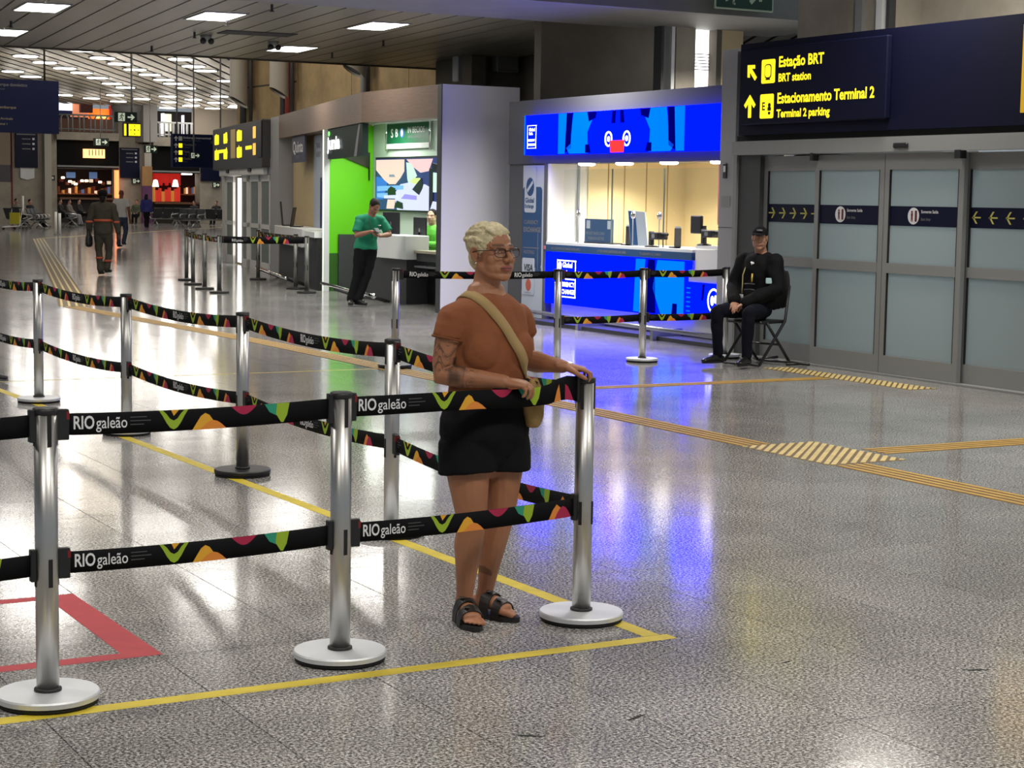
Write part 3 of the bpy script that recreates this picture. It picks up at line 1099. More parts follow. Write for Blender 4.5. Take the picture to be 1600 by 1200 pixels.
# things on the counter
def at_counter(px, dy=.2):
    q = onx(px, 385, KX+dy)
    return (KX+dy, q.y, 1.125)
t = thing('rate_board', 'dark blue rate board with printed notes on the exchange counter', 'display', at_counter(935, .25), HW)
bx('panel', t, POSTB, -.35, .33, -.01, .03, .02, .33)
bx('foot', t, DGREY, -.3, .45, -.05, .1, 0, .02)
text('WE BUY BACK CASH', .055, INKG, t, -.32, -.01, .12, .001, sx=.95)
text('FOREIGN NOTES', .055, INKG, t, -.26, -.01, .05, .001)
for x in (-.3, .24):
    bx('note', t, POSTL, x, x+.09, -.013, -.01, .20, .31)
t = thing('display_stand', 'tall blue and white slanted display stand on the exchange counter', 'display', at_counter(998, .25), HW+R(40))
mb = MB()
mb.prism([(-.10, 0), (.13, 0), (.08, .44), (-.15, .46)], -.03, .02).build('panel', POSTL, t)
plate('blue_side', POSTB, t, [(-.10, .01), (.0, .01), (-.05, .44), (-.14, .45)], -.03)
t = thing('card_terminal', 'black card terminal with side arm, at the front of the exchange counter', 'terminal', at_counter(1018, .12), HW)
def terminal(t, screen):
    MB().lathe([(.09, 0), (.09, .012), (.04, .025)], 16).build('base', BLACK, t)
    bx('post', t, BLACK, -.05, .02, -.02, .03, .02, .20, .008)
    bx('keypad', t, BLACK, .06, .26, -.08, .08, .10, .19, .01)
    bx('arm', t, BLACK, -.03, .34, -.03, .04, .15, .185, .01)
    bx('key_face', t, INKG, .12, .19, -.083, -.08, .12, .17)
    if screen:
        bx('screen', t, BLACK, -.28, -.05, -.02, .02, .14, .36, .01)
        bx('screen_arm', t, BLACK, -.06, .0, .0, .03, .16, .24)
terminal(t, False)
t = thing('card_terminal', 'black monitor and keypad on a base at the door end of the exchange counter', 'terminal', at_counter(1100, .12), HW)
t.location.z = 1.18
terminal(t, True)
for px, nm in ((980, 'beside the slanted stand'), (1056, 'standing alone beyond the card terminal')):
    t = thing('leaflet_holder', 'narrow grey leaflet holder on the exchange counter, '+nm, 'holder', at_counter(px, .2), HW, 'leaflet holders')
    bx('back', t, POSTL, -.06, .06, .02, .03, 0, .27)
    bx('side', t, DGREY, .05, .07, -.06, .03, 0, .25)
    bx('base', t, DGREY, -.07, .07, -.06, .03, 0, .02)
t = thing('coiled_cable', 'black coiled cable holder on the kiosk side by the pillar', 'cable', (KX+.25, 17.62, 1.18), HW)
MB(Matrix.Translation((0, 0, .13)) @ Matrix.Rotation(PI/2, 4, 'Y')).tube([(.1*math.cos(a*PI/8), .1*math.sin(a*PI/8), 0) for a in range(17)], .014, 6).build('coil', BLACK, t)
MB().tube([(0, 0, 0), (0, 0, .05)], .012, 6).build('stem', BLACK, t)

# ---------------------------------------------------------------- white divider panel
dv = struct('wall_divider')
MB().box(12.2, 13.5, 24.40, 24.52, 0, 3.37).build('panel', LILACW, dv)
MB().box(12.185, 12.2, 24.395, 24.525, 0, 3.37).build('edge_strip', ALUD, dv)

# ---------------------------------------------------------------- the green kiosk and its neighbour
B0 = Vector((12.2, 27.3, 0))
DB = Vector((2.26, 9.3, 0)).normalized()
BW = math.atan2(-DB.y, -DB.x)        # facing the hall along the bent front
GL = (B0-Vector((12.2, 24.5, 0))).length

k = thing('rental_kiosk', 'lime green service kiosk with wood fascia and wall screen', 'kiosk', (12.2, 27.3, 0), HW)
bx('fascia', k, WOODT, 0, 2.77, 0, .3, 2.89, 3.37)
bx('back_wall', k, mat('pale_green_wall', srgb(205, 222, 208), .5), -3.42, 2.77, 1.75, 1.85, 0, 3.1)
MB().prismz([(2.77, .3), (2.77, 1.8), (-3.4, 1.8), (-3.4, 1.15), (0, .32)], 3.0, 3.05).build('roof', WHITE, k)
# lime end wall between the divider post and the back wall
Q3 = B0+DB*3.42
a, b = Vector((Q3.x+.03, Q3.y, 0)), Vector((13.94, 30.66, 0))
lw = thing('lime_wall', 'bright lime green end wall behind the man leaning on the counter', 'wall panel', a, math.atan2(b.y-a.y, b.x-a.x))
Lw = (b-a).length
MB().prism([(0, 0), (Lw, 0), (Lw, 2.98), (0, 2.98)], 0, .06).build('wall_face', GREENW, lw)
MB().prism([(.12, 2.46), (.80, 2.22), (.80, 2.50), (.12, 2.50)], -.05, -.01).build('dark_wedge', mat('gloss_olive', srgb(52, 58, 44), .3), lw)
bx('wedge_edge', lw, BLACK, .80, .815, -.05, -.01, 2.0, 2.50)
MB().prism([(.0, 0), (.28, 0), (.28, .68), (.0, .68)], -.02, -.005).build('dark_green_skirt', mat('deep_green', srgb(42, 92, 10), .5), lw)
MB().prism([(.2, 0), (.98, 0), (.98, 1.02), (.2, 1.02)], -.05, -.03).build('dark_panel', DGREY, lw)
# dark header carrying the glowing name, under the bent fascia
h = thing('name_header', 'dark green glossy header with glowing white name and green dot', 'sign', (B0.x, B0.y, 2.36), BW)
bx('panel', h, mat('gloss_dark_green', srgb(14, 32, 26), .55, spec=.2), -3.38, -.02, .02, .12, 0, .52)
MB().prism([(-.75, 0.0), (-.5, .0), (-.35, .25), (-.2, .52), (-.32, .52), (-.55, .27)], .016, .02).build('pale_curve', INKG, h)
text('junia', .31, WGLOW, h, -3.25, .02, .17, .014, sx=2.2, thick=.03)
plate('green_dot', mat('leaf_glow', (.1, .8, .1), .5, emit=(.25, 1, .2), est=1.3), h, circ(-3.15, .44, .09, .045), .0)
# divider post
dp = struct('wall_partition', (Q3.x, Q3.y, 0), BW)
bx('post', dp, WHITE, -.05, .05, -.05, .05, 0, 2.88)
bx('edge_light', dp, mat('edge_glow_white', (1, 1, 1), .5, emit=(.9, 1, .85), est=.5), -.05, .05, -.06, -.05, 0, 2.88)
area('kiosk_light', (13.1, 26.6, 2.9), 75, 1.4, .6, (.94, 1, .95))
area('kiosk_light', (13.2, 29.3, 2.9), 55, .8, .6, (.95, 1, .9))
# hanging banner
q0, q1 = onx(605, 197, 13.9), onx(671, 200, 13.9)
t = thing('hanging_banner', 'dark green banner with white logo hung above the wall screen', 'banner', (13.9, q0.y, 2.55), HW)
bw_ = q0.y-q1.y
bx('cloth', t, GREEND, 0, bw_, 0, .01, .09, .44)
bx('top_bar', t, WHITE, -.02, bw_+.02, -.01, .02, .44, .55)
bx('bottom_bar', t, WHITE, -.02, bw_+.02, -.01, .02, .0, .09)
for x in (-.03, bw_+.03):
    MB().tube([(x, 0, -.03), (x, 0, .60)], .022, 8).build('end_rod', CHROME, t)
text('S', .22, INKW, t, .16, 0, .20, .004)
text('B', .20, INKW, t, .34, 0, .21, .004)
plate('blue_ring', mat('logo_blue', srgb(40, 90, 190), .5), t, circ(.62, .28, .09, .09), 0)
plate('pale_ring', INKW, t, circ(.62, .28, .05, .07), -.003)
text('IN BECIOS', .145, INKW, t, .84, 0, .27, .002, sx=1.02)
text('GESTÃO E SERVIÇOS', .055, INKG, t, .86, 0, .18, .001)
# wall screen showing a street scene
q0, q1 = onx(590, 250, 13.9), onx(688, 325, 13.9)
sw = q0.y-q1.y
t = thing('wall_screen', 'large lit wall screen with blue and pink picture behind the counter', 'screen', (13.88, q0.y, 1.48), HW)
bx('casing', t, BLACK, -.04, sw+.04, 0, .08, -.03, .93)
D = {n: mat('screen_'+n, (0, 0, 0), .3, emit=srgb(*c), est=1.25) for n, c in dict(navy=(40, 54, 110), skin=(232, 206, 192), sky=(120, 178, 235), pale=(206, 212, 245), violet=(150, 140, 230), blue=(50, 110, 200), dark=(16, 18, 34), mint=(200, 232, 214), pink=(236, 196, 196), grey=(130, 140, 160), lime=(206, 226, 140)).items()}
fld = plate('picture', D['navy'], t, [(0, 0), (sw, 0), (sw, .9), (0, .9)], 0)
U = lambda u, v: (u*sw, v*.9)
for i, (n, pts) in enumerate((
    ('pale', ((.35, 0), (.85, 0), (.85, .35), (.6, .55), (.4, .5), (.3, .3))),
    ('blue', ((0, 0.2), (.12, .2), (.2, .6), (0, .65))), ('sky', ((.02, .36), (.45, .40), (.45, .48), (.02, .46))), ('sky', ((.02, .24), (.28, .22), (.3, .33), (.02, .32))),
    ('skin', ((0.0, .98), (0, .78), (.14, .58), (.22, .50), (.32, .50), (.40, .62), (.46, .75), (.46, .98))),
    ('grey', ((.22, .64), (.32, .64), (.30, .69), (.22, .69))),
    ('dark', ((.2, .28), (.33, .28), (.32, .42), (.25, .46), (.2, .4))), ('skin', ((.18, .02), (.3, .02), (.32, .2), (.2, .2))),
    ('pale', ((.14, .22), (.36, .22), (.34, .29), (.14, .28))), ('violet', ((.42, .22), (.66, .2), (.66, .28), (.48, .31))),
    ('pink', ((.5, .98), (.9, .98), (.84, .75), (.72, .72), (.6, .84))), ('mint', ((.5, .92), (.58, .90), (.66, .66), (.54, .5), (.52, .6))),
    ('lime', ((.56, .55), (.62, .62), (.70, .62), (.74, .56), (.64, .5))), ('dark', ((.60, .40), (.70, .30), (.76, .45), (.74, .62), (.66, .50))),
    ('dark', ((.86, 0), (.92, .0), (.92, .78), (.86, .80))), ('mint', ((.92, .35), (1, .35), (1, .7), (.92, .72))), ('dark', ((.9, .74), (1, .72), (1, .86), (.9, .9))),
    ('pale', ((.88, .02), (1, .02), (1, .16), (.92, .18))), ('dark', ((.32, .05), (.45, .02), (.44, .14), (.36, .18))), ('pale', ((.7, .05), (.85, .02), (.85, .45), (.78, .5))))):
    MB().prism([U(*p) for p in pts], -.004-.0012*i, -.003).build('picture_shape', D[n], fld)
# counter: white box and lower desk
t = thing('service_counter', 'white and charcoal counter the man in the green shirt leans on', 'counter', (12.55, 27.55, 0), HW)
bx('white_top', t, WHITE, .05, 1.2, 0, .42, .72, 1.10, .01)
bx('body', t, DGREY, -.6, 1.0, .12, .8, .0, .72)
bx('body_end', t, BLACK, 1.0, 2.75, .5, .8, .0, .60)
bx('low_desk', t, mat('sand_top', srgb(168, 158, 138), .5), 1.2, 2.75, .15, .8, .83, .87)
bx('desk_apron', t, DGREY, 1.2, 2.75, .2, .8, .70, .83)
bx('desk_shelf', t, MGREY, 1.2, 2.75, .16, .8, .60, .63)
MB().tube([(-1.2, -.42, .24), (.6, -.55, .18), (1.3, -.6, .16)], .026, 8).build('foot_rail', CHROME, t)
MB().ball((1.32, -.6, .16), .045, 10, 6).build('rail_end', CHROME, t)
for x in (-.6, .4):
    MB().tube([(x, .1, .0), (x, -.45, .18)], .03, 6).build('rail_bracket', DGREY, t)
for px, wd, z, nm in ((623, .62, 1.10, 'larger black monitor seen from behind on the white counter'), (655, .46, .95, 'smaller black monitor on the low desk by the seated clerk')):
    q = onx(px, 370, 13.0)
    m_ = thing('monitor', nm, 'monitor', (12.85 if z > 1 else 13.0, q.y, .87 if z < 1 else 1.10), HW)
    hgt = .36 if z > 1 else .50
    bx('screen', m_, BLACK, -wd/2, wd/2, 0, .03, hgt-.36, hgt+(0 if z > 1 else .02), .008)
    bx('foot', m_, BLACK, -.1, .1, -.02, .12, 0, .02)
    bx('neck', m_, BLACK, -.03, .03, .0, .02, .0, hgt-.2)
    bx('badge', m_, INKG, -.025, .025, -.002, 0, hgt-.22, hgt-.16)
t = thing('paper_stack', 'white papers lying on the low desk by the seated clerk', 'papers', (12.95, 25.5, .87), HW)
for i in range(4):
    bx('sheet', t, WHITE, -.2+i*.01, .12+i*.012, -.12, .1, i*.006, i*.006+.005)
t = thing('waste_bin', 'black open bin under the low desk beside the divider panel', 'bin', (12.72, 25.0, 0), HW)
MB().lathe([(.22, 0), (.27, .55), (.25, .55), (.21, .02)], 16).build('shell', BLACK, t)

# neighbour kiosk along the bent front
n = thing('travel_kiosk', 'beige travel kiosk under the bent end of the wood fascia', 'kiosk', tuple(B0), BW)
LB = 9.57
bx('fascia', n, WOODT, -LB, 0, 0, .3, 2.89, 3.37)
bx('back_wall', n, BEIGE, -LB+.04, -4.5, .30, .40, 0, 2.95)

P = bx('poster', n, POSTL, -6.5, -4.7, .26, .30, .2, 2.86)
bx('navy_block', P, mat('poster_navy', srgb(20, 40, 92), .5), -5.6, -4.7, .24, .26, .2, 2.05)
MB().prism([(-5.6, .2), (-4.7, .2), (-4.7, 1.35), (-5.6, 1.0)], .22, .24).build('teal_block', mat('poster_teal', srgb(24, 106, 146), .5), P)
MB().prism(rrect(-5.1, -4.72, 1.0, 2.35, .08), .20, .22).build('pale_card', INKW, P)
plate('blue_dot', POSTB, P, circ(-5.3, 2.18, .1, .12), .26)
text('TRAVEL', .14, INKG, P, -6.2, .26, 2.62, .003)
text('AGENCY', .14, INKG, P, -6.2, .26, 2.45, .003)
t = thing('wall_sign', 'small dark grey square sign with pale name on the beige kiosk', 'sign', tuple(B0+DB*6.35+Vector((DB.y, -DB.x, 0))*.06), BW)
bx('panel', t, mat('slate_sign', srgb(62, 64, 84), .5), -1.75, -.05, 0, .03, 2.36, 2.88)
text('Quinta', .32, INKW, t, -1.6, 0, 2.56, .006, sx=1.5)
text('TURISMO', .10, INKG, t, -1.4, 0, 2.43, .002, sx=1.6)
t = thing('side_counter', 'white topped counter with dark base in front of the beige kiosk', 'counter', tuple(B0), BW)
bx('white_top', t, WHITE, -8.4, -4.65, -.25, .25, .74, 1.09, .01)
bx('body', t, DGREY, -8.4, -4.6, -.15, .25, .0, .74)
bx('dark_end', t, BLACK, -4.6, -3.5, -.15, .25, .0, .95)
bx('low_top', t, WHITE, -4.65, -3.5, -.2, .25, .95, 1.05)
MB().tube([(-9.3, -.5, .2), (-4.6, -.55, .17)], .03, 8).build('foot_rail', CHROME, t)
for x in (-8.8, -7.4, -6.0, -4.6):
    MB().tube([(x, -.1, .02), (x, -.5, .17)], .035, 6).build('rail_bracket', BLACK, t)
for px, lab, tilt in ((460, 'thin dark tablet on a stand on the side counter, edge on', 10), (477, 'open black laptop on the side counter', -18)):
    d = 35.2 if px == 460 else 33.5
    loc = B0+DB*(7.75 if px == 460 else 6.5)+Vector((DB.y, -DB.x, 0))*-.02
    t = thing('laptop', lab, 'laptop', (loc.x, loc.y, 1.09), R(72 if px == 460 else 58))
    bx('base', t, BLACK, -.16, .16, -.05, .16, 0, .02)
    o = bx('lid', t, BLACK, -.16, .16, .14, .16, .0, .50 if px == 460 else .36)
    o.rotation_euler = (R(-tilt*.5), 0, 0)

# ---------------------------------------------------------------- far exit gate with its yellow sign
G0 = Vector((14.46, 36.6, 0))
G1 = Vector((16.2, 44.9, 0))
gd = (G1-G0).normalized()
GW = math.atan2(-gd.y, -gd.x)
GLn = (G1-G0).length
t = struct('door_7', tuple(G0), GW)
bx('pillar', t, mat('pillar_grey'), -1.05, 0, 0, .6, 0, 3.36)
bx('far_jamb', t, WHITE, -GLn, -GLn+.5, 0, .3, 0, 2.35)
bx('header', t, mat('pillar_grey'), -GLn, -1.05, 0, .3, 2.15, 2.5)
for a, b in ((-GLn+.3, -5.05), (-4.9, -1.4)):
    bx('operator_box', t, WHITE, a, b, -.12, 0, 2.14, 2.34, .02)
    bx('sensor', t, BLACK, (a+b)/2-.2, (a+b)/2+.2, -.15, -.12, 2.22, 2.3)
for a, b, y in ((-7.9, -6.6, 0), (-4.9, -4.0, -.05), (-4.0, -2.6, 0), (-2.5, -1.1, 0)):
    for e in (a, b-.14):
        bx('stile', t, WHITE, e, e+.14, y, y+.06, 0, 2.14)
    bx('rail', t, WHITE, a, b, y, y+.06, 0, .2)
    bx('rail', t, WHITE, a, b, y, y+.06, .95, 1.05)
    bx('rail', t, WHITE, a, b, y, y+.06, 2.0, 2.14)
    bx('pane', t, FROST, a+.14, b-.14, y+.02, y+.03, .2, 2.0)
bx('bright_opening', t, SKYGLOW, -6.5, -5.1, .10, .12, .05, 2.1)
bx('back_wall', t, CONCG, -9, 0, 1.6, 1.7, 0, 3.3)
t = thing('gate_sign', 'slate sign with glowing yellow arrows over the far exit gate', 'sign', tuple(G0+Vector((0, 0, 2.5))), GW)
bx('box', t, mat('slate_dark', srgb(66, 64, 66), .5), -8.9, -1.1, -.18, .2, -.2, .84, .02)
bx('black_end', t, BLACK, -1.75, -1.1, -.2, -.18, .02, .80)
bx('gold_bar', t, mat('gold_bar', srgb(168, 140, 84), .5, emit=(.5, .38, .15), est=.25), -5.7, -5.0, -.19, -.18, .06, .74)
for x, wd in ((-8.2, 1.2), (-6.6, .8), (-4.4, 1.2)):
    plate('arrow', YGLOW, t, [(x-wd*.4+dx_*1.5, z_) for dx_, z_ in arrow_poly(.3, .60, .30, R(45))], -.18)
    plate('pictogram', YGLOW, t, rrect(x-.35, x+.35*wd, .44, .68, .05), -.181)
    plate('arrow', YGLOW, t, [(x-wd*.4+dx_*1.5, z_) for dx_, z_ in arrow_poly(.3, .20, .30, 0)], -.18)
    plate('pictogram', YGLOW, t, rrect(x-.35, x+.35*wd, .06, .30, .05), -.181)
plate('small_text', YGLOW, t, rrect(-3.4, -2.5, .22, .30, .02), -.182)
plate('small_text', YGLOW, t, rrect(-8.0, -7.0, .22, .30, .02), -.182)
for z in (.45, .08):
    plate('orange_mark', mat('amber_glow', (.8, .4, .02), .5, emit=(1, .5, .1), est=1), t, rrect(-2.35, -1.95, z, z+.26, .03), -.18)

# ---------------------------------------------------------------- far end of the hall
FY = 100.0


def fr(x0, x1, y0, y1, Y=FY):
    """rectangle of the far facade (pixel bounds) -> x0, x1, z0, z1 in metres"""
    xm, ym = (x0+x1)/2, (y0+y1)/2
    return ony(x0, ym, Y).x, ony(x1, ym, Y).x, ony(xm, y1, Y).z, ony(xm, y0, Y).z


def fbox(name, par, m, px, Y=FY, d=.5, z0=None, z1=None):
    a, b, c, e = fr(*px, Y)
    return MB().box(a, b, Y, Y+d, c if z0 is None else z0, e if z1 is None else z1).build(name, m, par)


fw = struct('wall_far')
MURK = mat('dark_interior', srgb(34, 26, 22), .7)
fbox('plaster', fw, mat('taupe_plaster', srgb(150, 134, 116), .8), (-60, 18, 200, 257), d=.6)
fbox('plaster', fw, mat('violet_grey_band', srgb(92, 86, 92), .8), (-60, 18, 257, 284), d=.6)
fbox('plaster', fw, mat('grey_concrete'), (-60, 18, 284, 350), d=.6, z0=0)
fbox('red_strip', fw, mat('red_strip', srgb(130, 46, 40), .6), (17, 20, 200, 350), d=.5, z0=0)
fbox('pier', fw, CONCG, (20, 70, 180, 350), d=.8, z0=0)
fbox('pier', fw, CONCG, (80, 89, 205, 350), d=.8, z0=0)
fbox('light_column', fw, mat('pale_column', srgb(176, 170, 158), .7), (70, 81, 206, 350), Y=FY-.5, d=.5, z0=0)
fbox('pier', fw, CONCG, (185, 223, 160, 350), d=1.2, z0=0, z1=6.5)
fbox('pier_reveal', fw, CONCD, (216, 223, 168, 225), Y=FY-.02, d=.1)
fbox('pier', fw, mat('pale_concrete', srgb(148, 146, 142), .8), (224, 246, 150, 222), Y=FY-1.5, d=1.5, z1=6.5)
fbox('light_column', fw, mat('pale_column'), (226, 237, 226, 350), Y=FY-.4, d=.5, z0=0)
fbox('pier', fw, CONCG, (312, 400, 262, 350), d=.8, z0=0)
fbox('slab_edge', fw, CONCG, (89, 186, 207, 219), Y=FY-.6, d=1.2)
fbox('slab_edge', fw, CONCG, (240, 400, 216, 230), Y=FY-.6, d=1.2)
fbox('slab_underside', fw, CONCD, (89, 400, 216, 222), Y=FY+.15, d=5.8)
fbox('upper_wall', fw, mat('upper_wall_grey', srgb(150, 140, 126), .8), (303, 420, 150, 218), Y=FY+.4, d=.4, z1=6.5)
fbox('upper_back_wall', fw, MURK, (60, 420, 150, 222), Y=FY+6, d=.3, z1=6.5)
MB().box(10, 75, FY+9, FY+9.3, 0, 6.6).build('back_wall', MURK, fw)
MB(Matrix.Translation((ony(203, 200, FY).x, FY-.1, 6.0))).lathe([(.85, -.35), (.85, .05), (1.05, .3), (1.05, .5)], 24).build('column_capital', mat('pale_concrete'), fw)


def shopfront(label, px0, px1, board, opening, warm):
    t = thing('bar_front', label, 'bar', (fr(px0, px1, 200, 340)[0], FY, 0))
    o = Vector(t.location)
    M_ = Matrix.Translation(-o)

    def b(name, m, px, Y=FY, d=.4, z0=None, par=t):
        a, b_, c, e = fr(*px, Y)
        return MB(M_).box(a, b_, Y, Y+d, c if z0 is None else z0, e).build(name, m, par)
    b('name_board', mat('matt_black_board', (.008, .008, .008), .8, spec=.1), (px0, px1, *board), d=.5)
    b('board_trim', ALU, (px0, px1, board[1], board[1]+2.4), Y=FY-.1, d=.3)
    b('lower_front', MURK, (px0, px1, opening[1], 352), d=.5, z0=0)
    b('counter_edge', mat('counter_brown', srgb(108, 72, 48), .5), (px0+4, px1, opening[1]-3, opening[1]), Y=FY-.3, d=.8)
    b('back_wall', mat('bar_back_%s' % warm, srgb(52, 32, 22) if warm == 'brown' else srgb(62, 20, 16), .7), (px0, px1, opening[0], opening[1]), Y=FY+4, d=.2)
    b('bar_ceiling', MURK, (px0, px1, opening[0]-1, opening[0]+.5), d=4)
    return t, b, M_


t, b, M_ = shopfront('bar with a glowing orange name on a black board, behind the walking worker', 90, 186, (218, 259), (263, 312), 'brown')
nm = b('glowing_name', mat('name_glow', (1, .7, .4), .5, emit=(1, .50, .18), est=1.7), (131, 164, 233, 247), Y=FY-.25, d=.2)
for k in range(5):
    a_, b2, c_, e_ = fr(137+k*5, 138+k*5, 234, 243)
    MB(M_).box(a_, b2, FY-.27, FY-.24, c_, e_).build('letter_gap', mat('letter_gap', srgb(140, 60, 30), .6), nm)
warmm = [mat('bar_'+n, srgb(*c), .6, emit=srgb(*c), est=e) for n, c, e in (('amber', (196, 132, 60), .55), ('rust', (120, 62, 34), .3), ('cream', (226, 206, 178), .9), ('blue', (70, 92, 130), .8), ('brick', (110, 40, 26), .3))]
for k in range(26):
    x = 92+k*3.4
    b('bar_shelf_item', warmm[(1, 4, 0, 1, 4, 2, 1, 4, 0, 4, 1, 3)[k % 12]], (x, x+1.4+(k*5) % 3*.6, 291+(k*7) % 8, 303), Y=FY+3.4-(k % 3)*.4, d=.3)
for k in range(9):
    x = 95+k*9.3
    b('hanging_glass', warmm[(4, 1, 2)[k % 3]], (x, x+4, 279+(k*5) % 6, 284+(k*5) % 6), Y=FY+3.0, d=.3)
for x0, x1, y0, y1 in ((104, 118, 269, 278), (140, 152, 269, 279)):
    b('screen', warmm[3], (x0, x1, y0, y1), Y=FY+2.5, d=.1)
for k in range(6):
    x, y = (98, 109, 128, 135, 156, 118)[k], (276, 282, 281, 281, 283, 286)[k]
    b('lamp', mat('bar_lamp', (1, 1, 1), .5, emit=(1, .86, .62), est=6), (x, x+3, y, y+3), Y=FY+2, d=.3)
b('shelf', warmm[1], (92, 180, 302, 304), Y=FY+2.6, d=.5)
b('glowing_pillar', mat('orange_glow', (1, .4, .2), .5, emit=(1, .24, .06), est=2.0), (181, 186, 266, 322), Y=FY-.3, d=.3)
t, b, M_ = shopfront('bar with red curtains and white lamps, under the black board near the exit gate', 238, 312, (229, 267), (270, 319), 'red')
for k in range(9):
    x = 241+k*4.7
    b('curtain_fold', mat('red_curtain', srgb(196, 26, 20), .6, emit=(.8, .03, .02), est=.35), (x, x+3.6, 269, 286 if k % 2 else 290), Y=FY+3, d=.3)
for k in range(9):
    x = 240+k*4.9
    b('red_glass', mat('red_glow', (.6, .05, .03), .4, emit=(.7, .05, .03), est=.45) if k % 3 else warmm[0], (x, x+2.6, 292+(k*5) % 8, 315), Y=FY+2.4, d=.3)
for x in (243, 274):
    a_, b2, c_, e_ = fr(x-4, x+4, 284, 292, FY+1.8)
    MB(M_ @ Matrix.Translation(((a_+b2)/2, FY+1.8, c_))).lathe([(.02, .42), (.12, .38), (.2, .0)], 12).build('lamp_shade', mat('lamp_white', (1, 1, 1), .5, emit=(1, .9, .82), est=1.6), t)
b('strip_light', LAMP, (286, 300, 270, 273), Y=FY+1, d=.3)
b('shelf', warmm[1], (286, 310, 303, 305), Y=FY+2.6, d=.5)
for k in range(7):
    b('shelf_bottle', warmm[(k*2) % 5], (289+k*3, 290.6+k*3, 294-k % 3, 303), Y=FY+2.8, d=.2)

# upper level: rails and lit shops
def balustrade(label, px0, px1, y0, y1, n, m):
    a, b_, c, e = fr(px0, px1, y0, y1, FY-.5)
    t = thing('balustrade', label, 'railing', (a, FY-.5, c))
    W_ = b_-a
    H_ = e-c
    MB().tube([(0, 0, H_), (W_, 0, H_)], .05, 6).build('handrail', m, t)
    MB().tube([(0, 0, H_*.15), (W_, 0, H_*.15)], .04, 6).build('bottom_rail', m, t)
    w2 = W_/n
    for i in range(n):
        MB().tube([(i*w2+.12, 0, 0), (i*w2+.12, 0, H_*.85), (i*w2+.22, 0, H_), ((i+1)*w2-.22, 0, H_), ((i+1)*w2-.12, 0, H_*.85), ((i+1)*w2-.12, 0, 0)], .045, 6).build('bent_post', m, t)
    return t


balustrade('white tube railing of the upper floor in front of the orange shop', 92, 180, 180, 206, 5, ALU)
balustrade('white tube railing of the upper floor beside the grey column', 246, 303, 192, 214, 8, WHITE)
t = thing('upper_shop', 'brightly lit orange and white shop on the upper floor', 'shop', (fr(92, 180, 160, 190, FY+3)[0], FY+3, 4.6))
M_ = Matrix.Translation(-Vector(t.location))


def ub(name, m, px, Y=FY+3, d=.3):
    a_, b2, c_, e_ = fr(*px, Y)
    return MB(M_).box(a_, b2, Y, Y+d, c_, e_).build(name, m, t)


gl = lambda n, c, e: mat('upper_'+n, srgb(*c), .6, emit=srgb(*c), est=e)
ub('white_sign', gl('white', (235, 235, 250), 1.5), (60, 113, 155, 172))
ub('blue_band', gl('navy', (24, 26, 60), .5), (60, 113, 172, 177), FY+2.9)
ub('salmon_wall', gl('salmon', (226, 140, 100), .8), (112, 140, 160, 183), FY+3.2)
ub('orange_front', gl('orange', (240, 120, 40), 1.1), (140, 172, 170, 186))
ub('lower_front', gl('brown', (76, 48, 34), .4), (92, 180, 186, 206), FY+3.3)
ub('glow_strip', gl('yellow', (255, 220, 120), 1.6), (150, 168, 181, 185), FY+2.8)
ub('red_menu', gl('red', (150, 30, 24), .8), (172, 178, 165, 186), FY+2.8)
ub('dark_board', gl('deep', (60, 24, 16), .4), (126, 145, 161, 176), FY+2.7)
t = thing('upper_kiosk', 'white lit kiosk front behind the upper railing by the grey column', 'shop', (fr(250, 272, 170, 214, FY+2)[0], FY+2, 4.6))
M_ = Matrix.Translation(-Vector(t.location))
ub('bright_column', gl('white', (235, 235, 250), 1.5), (254, 257, 177, 212), FY+2)
ub('menu_panel', gl('pale', (206, 206, 186), .9), (257, 268, 178, 205), FY+2.2)
ub('dark_doorway', MURK, (246, 303, 176, 216), FY+3.2)
ub('white_strip', gl('white', (235, 235, 250), 1.5), (286, 288, 180, 214), FY+2.6)

# lamps of the high ceiling, seen as rows
lm = MB().prismz([(.42*math.cos(a*PI/8), .42*math.sin(a*PI/8)) for a in range(16)], -.03, .0).mesh('diffuser')
lm.materials.append(LAMPH)
rm = MB().prismz([(.5*math.cos(a*PI/8), .5*math.sin(a*PI/8)) for a in range(16)], .0, .03).mesh('ring')
rm.materials.append(ALUD)
LROWS = [('in the short row over the big navy sign', ((20, 111), (48, 119))),
         ('in the long row above the big navy sign', ((40, 87), (70, 97), (101, 106), (127, 113), (152, 121), (175, 130), (196, 136))),
         ('in the long row above the hanging exit sign', ((130, 78), (160, 90), (187, 99), (211, 108), (234, 116), (256, 124), (271, 130), (291, 137))),
         ('in the row nearest the concrete wall', ((260, 83), (282, 92), (302, 103), (321, 110), (355, 126))),
         ('among the far ones before the upper floor', ((100, 148), (143, 153), (180, 148), (185, 158), (222, 154), (262, 150), (264, 159), (302, 155), (300, 164), (343, 150), (337, 160), (332, 169), (261, 168), (262, 175), (297, 172), (371, 165), (368, 174), (367, 182)))]
ORD = ['first', 'second', 'third', 'fourth', 'fifth', 'sixth', 'seventh', 'eighth', 'ninth', 'tenth', 'eleventh', 'twelfth', 'thirteenth', 'fourteenth', 'fifteenth', 'sixteenth', 'seventeenth', 'eighteenth']
for nm, row in LROWS:
    for ki, (x, y) in enumerate(sorted(row)):
        q = onz(x, y, 6.44 if y < 172 else 6.2)
        t = thing('ceiling_light', 'round white lamp, '+ORD[ki]+' from the left '+nm, 'ceiling light', (q.x, q.y, 6.43), 0, 'high hall lamps '+nm)
        link('diffuser', lm, t)
        hall_point(q.x, q.y)
        link('ring', rm, t)
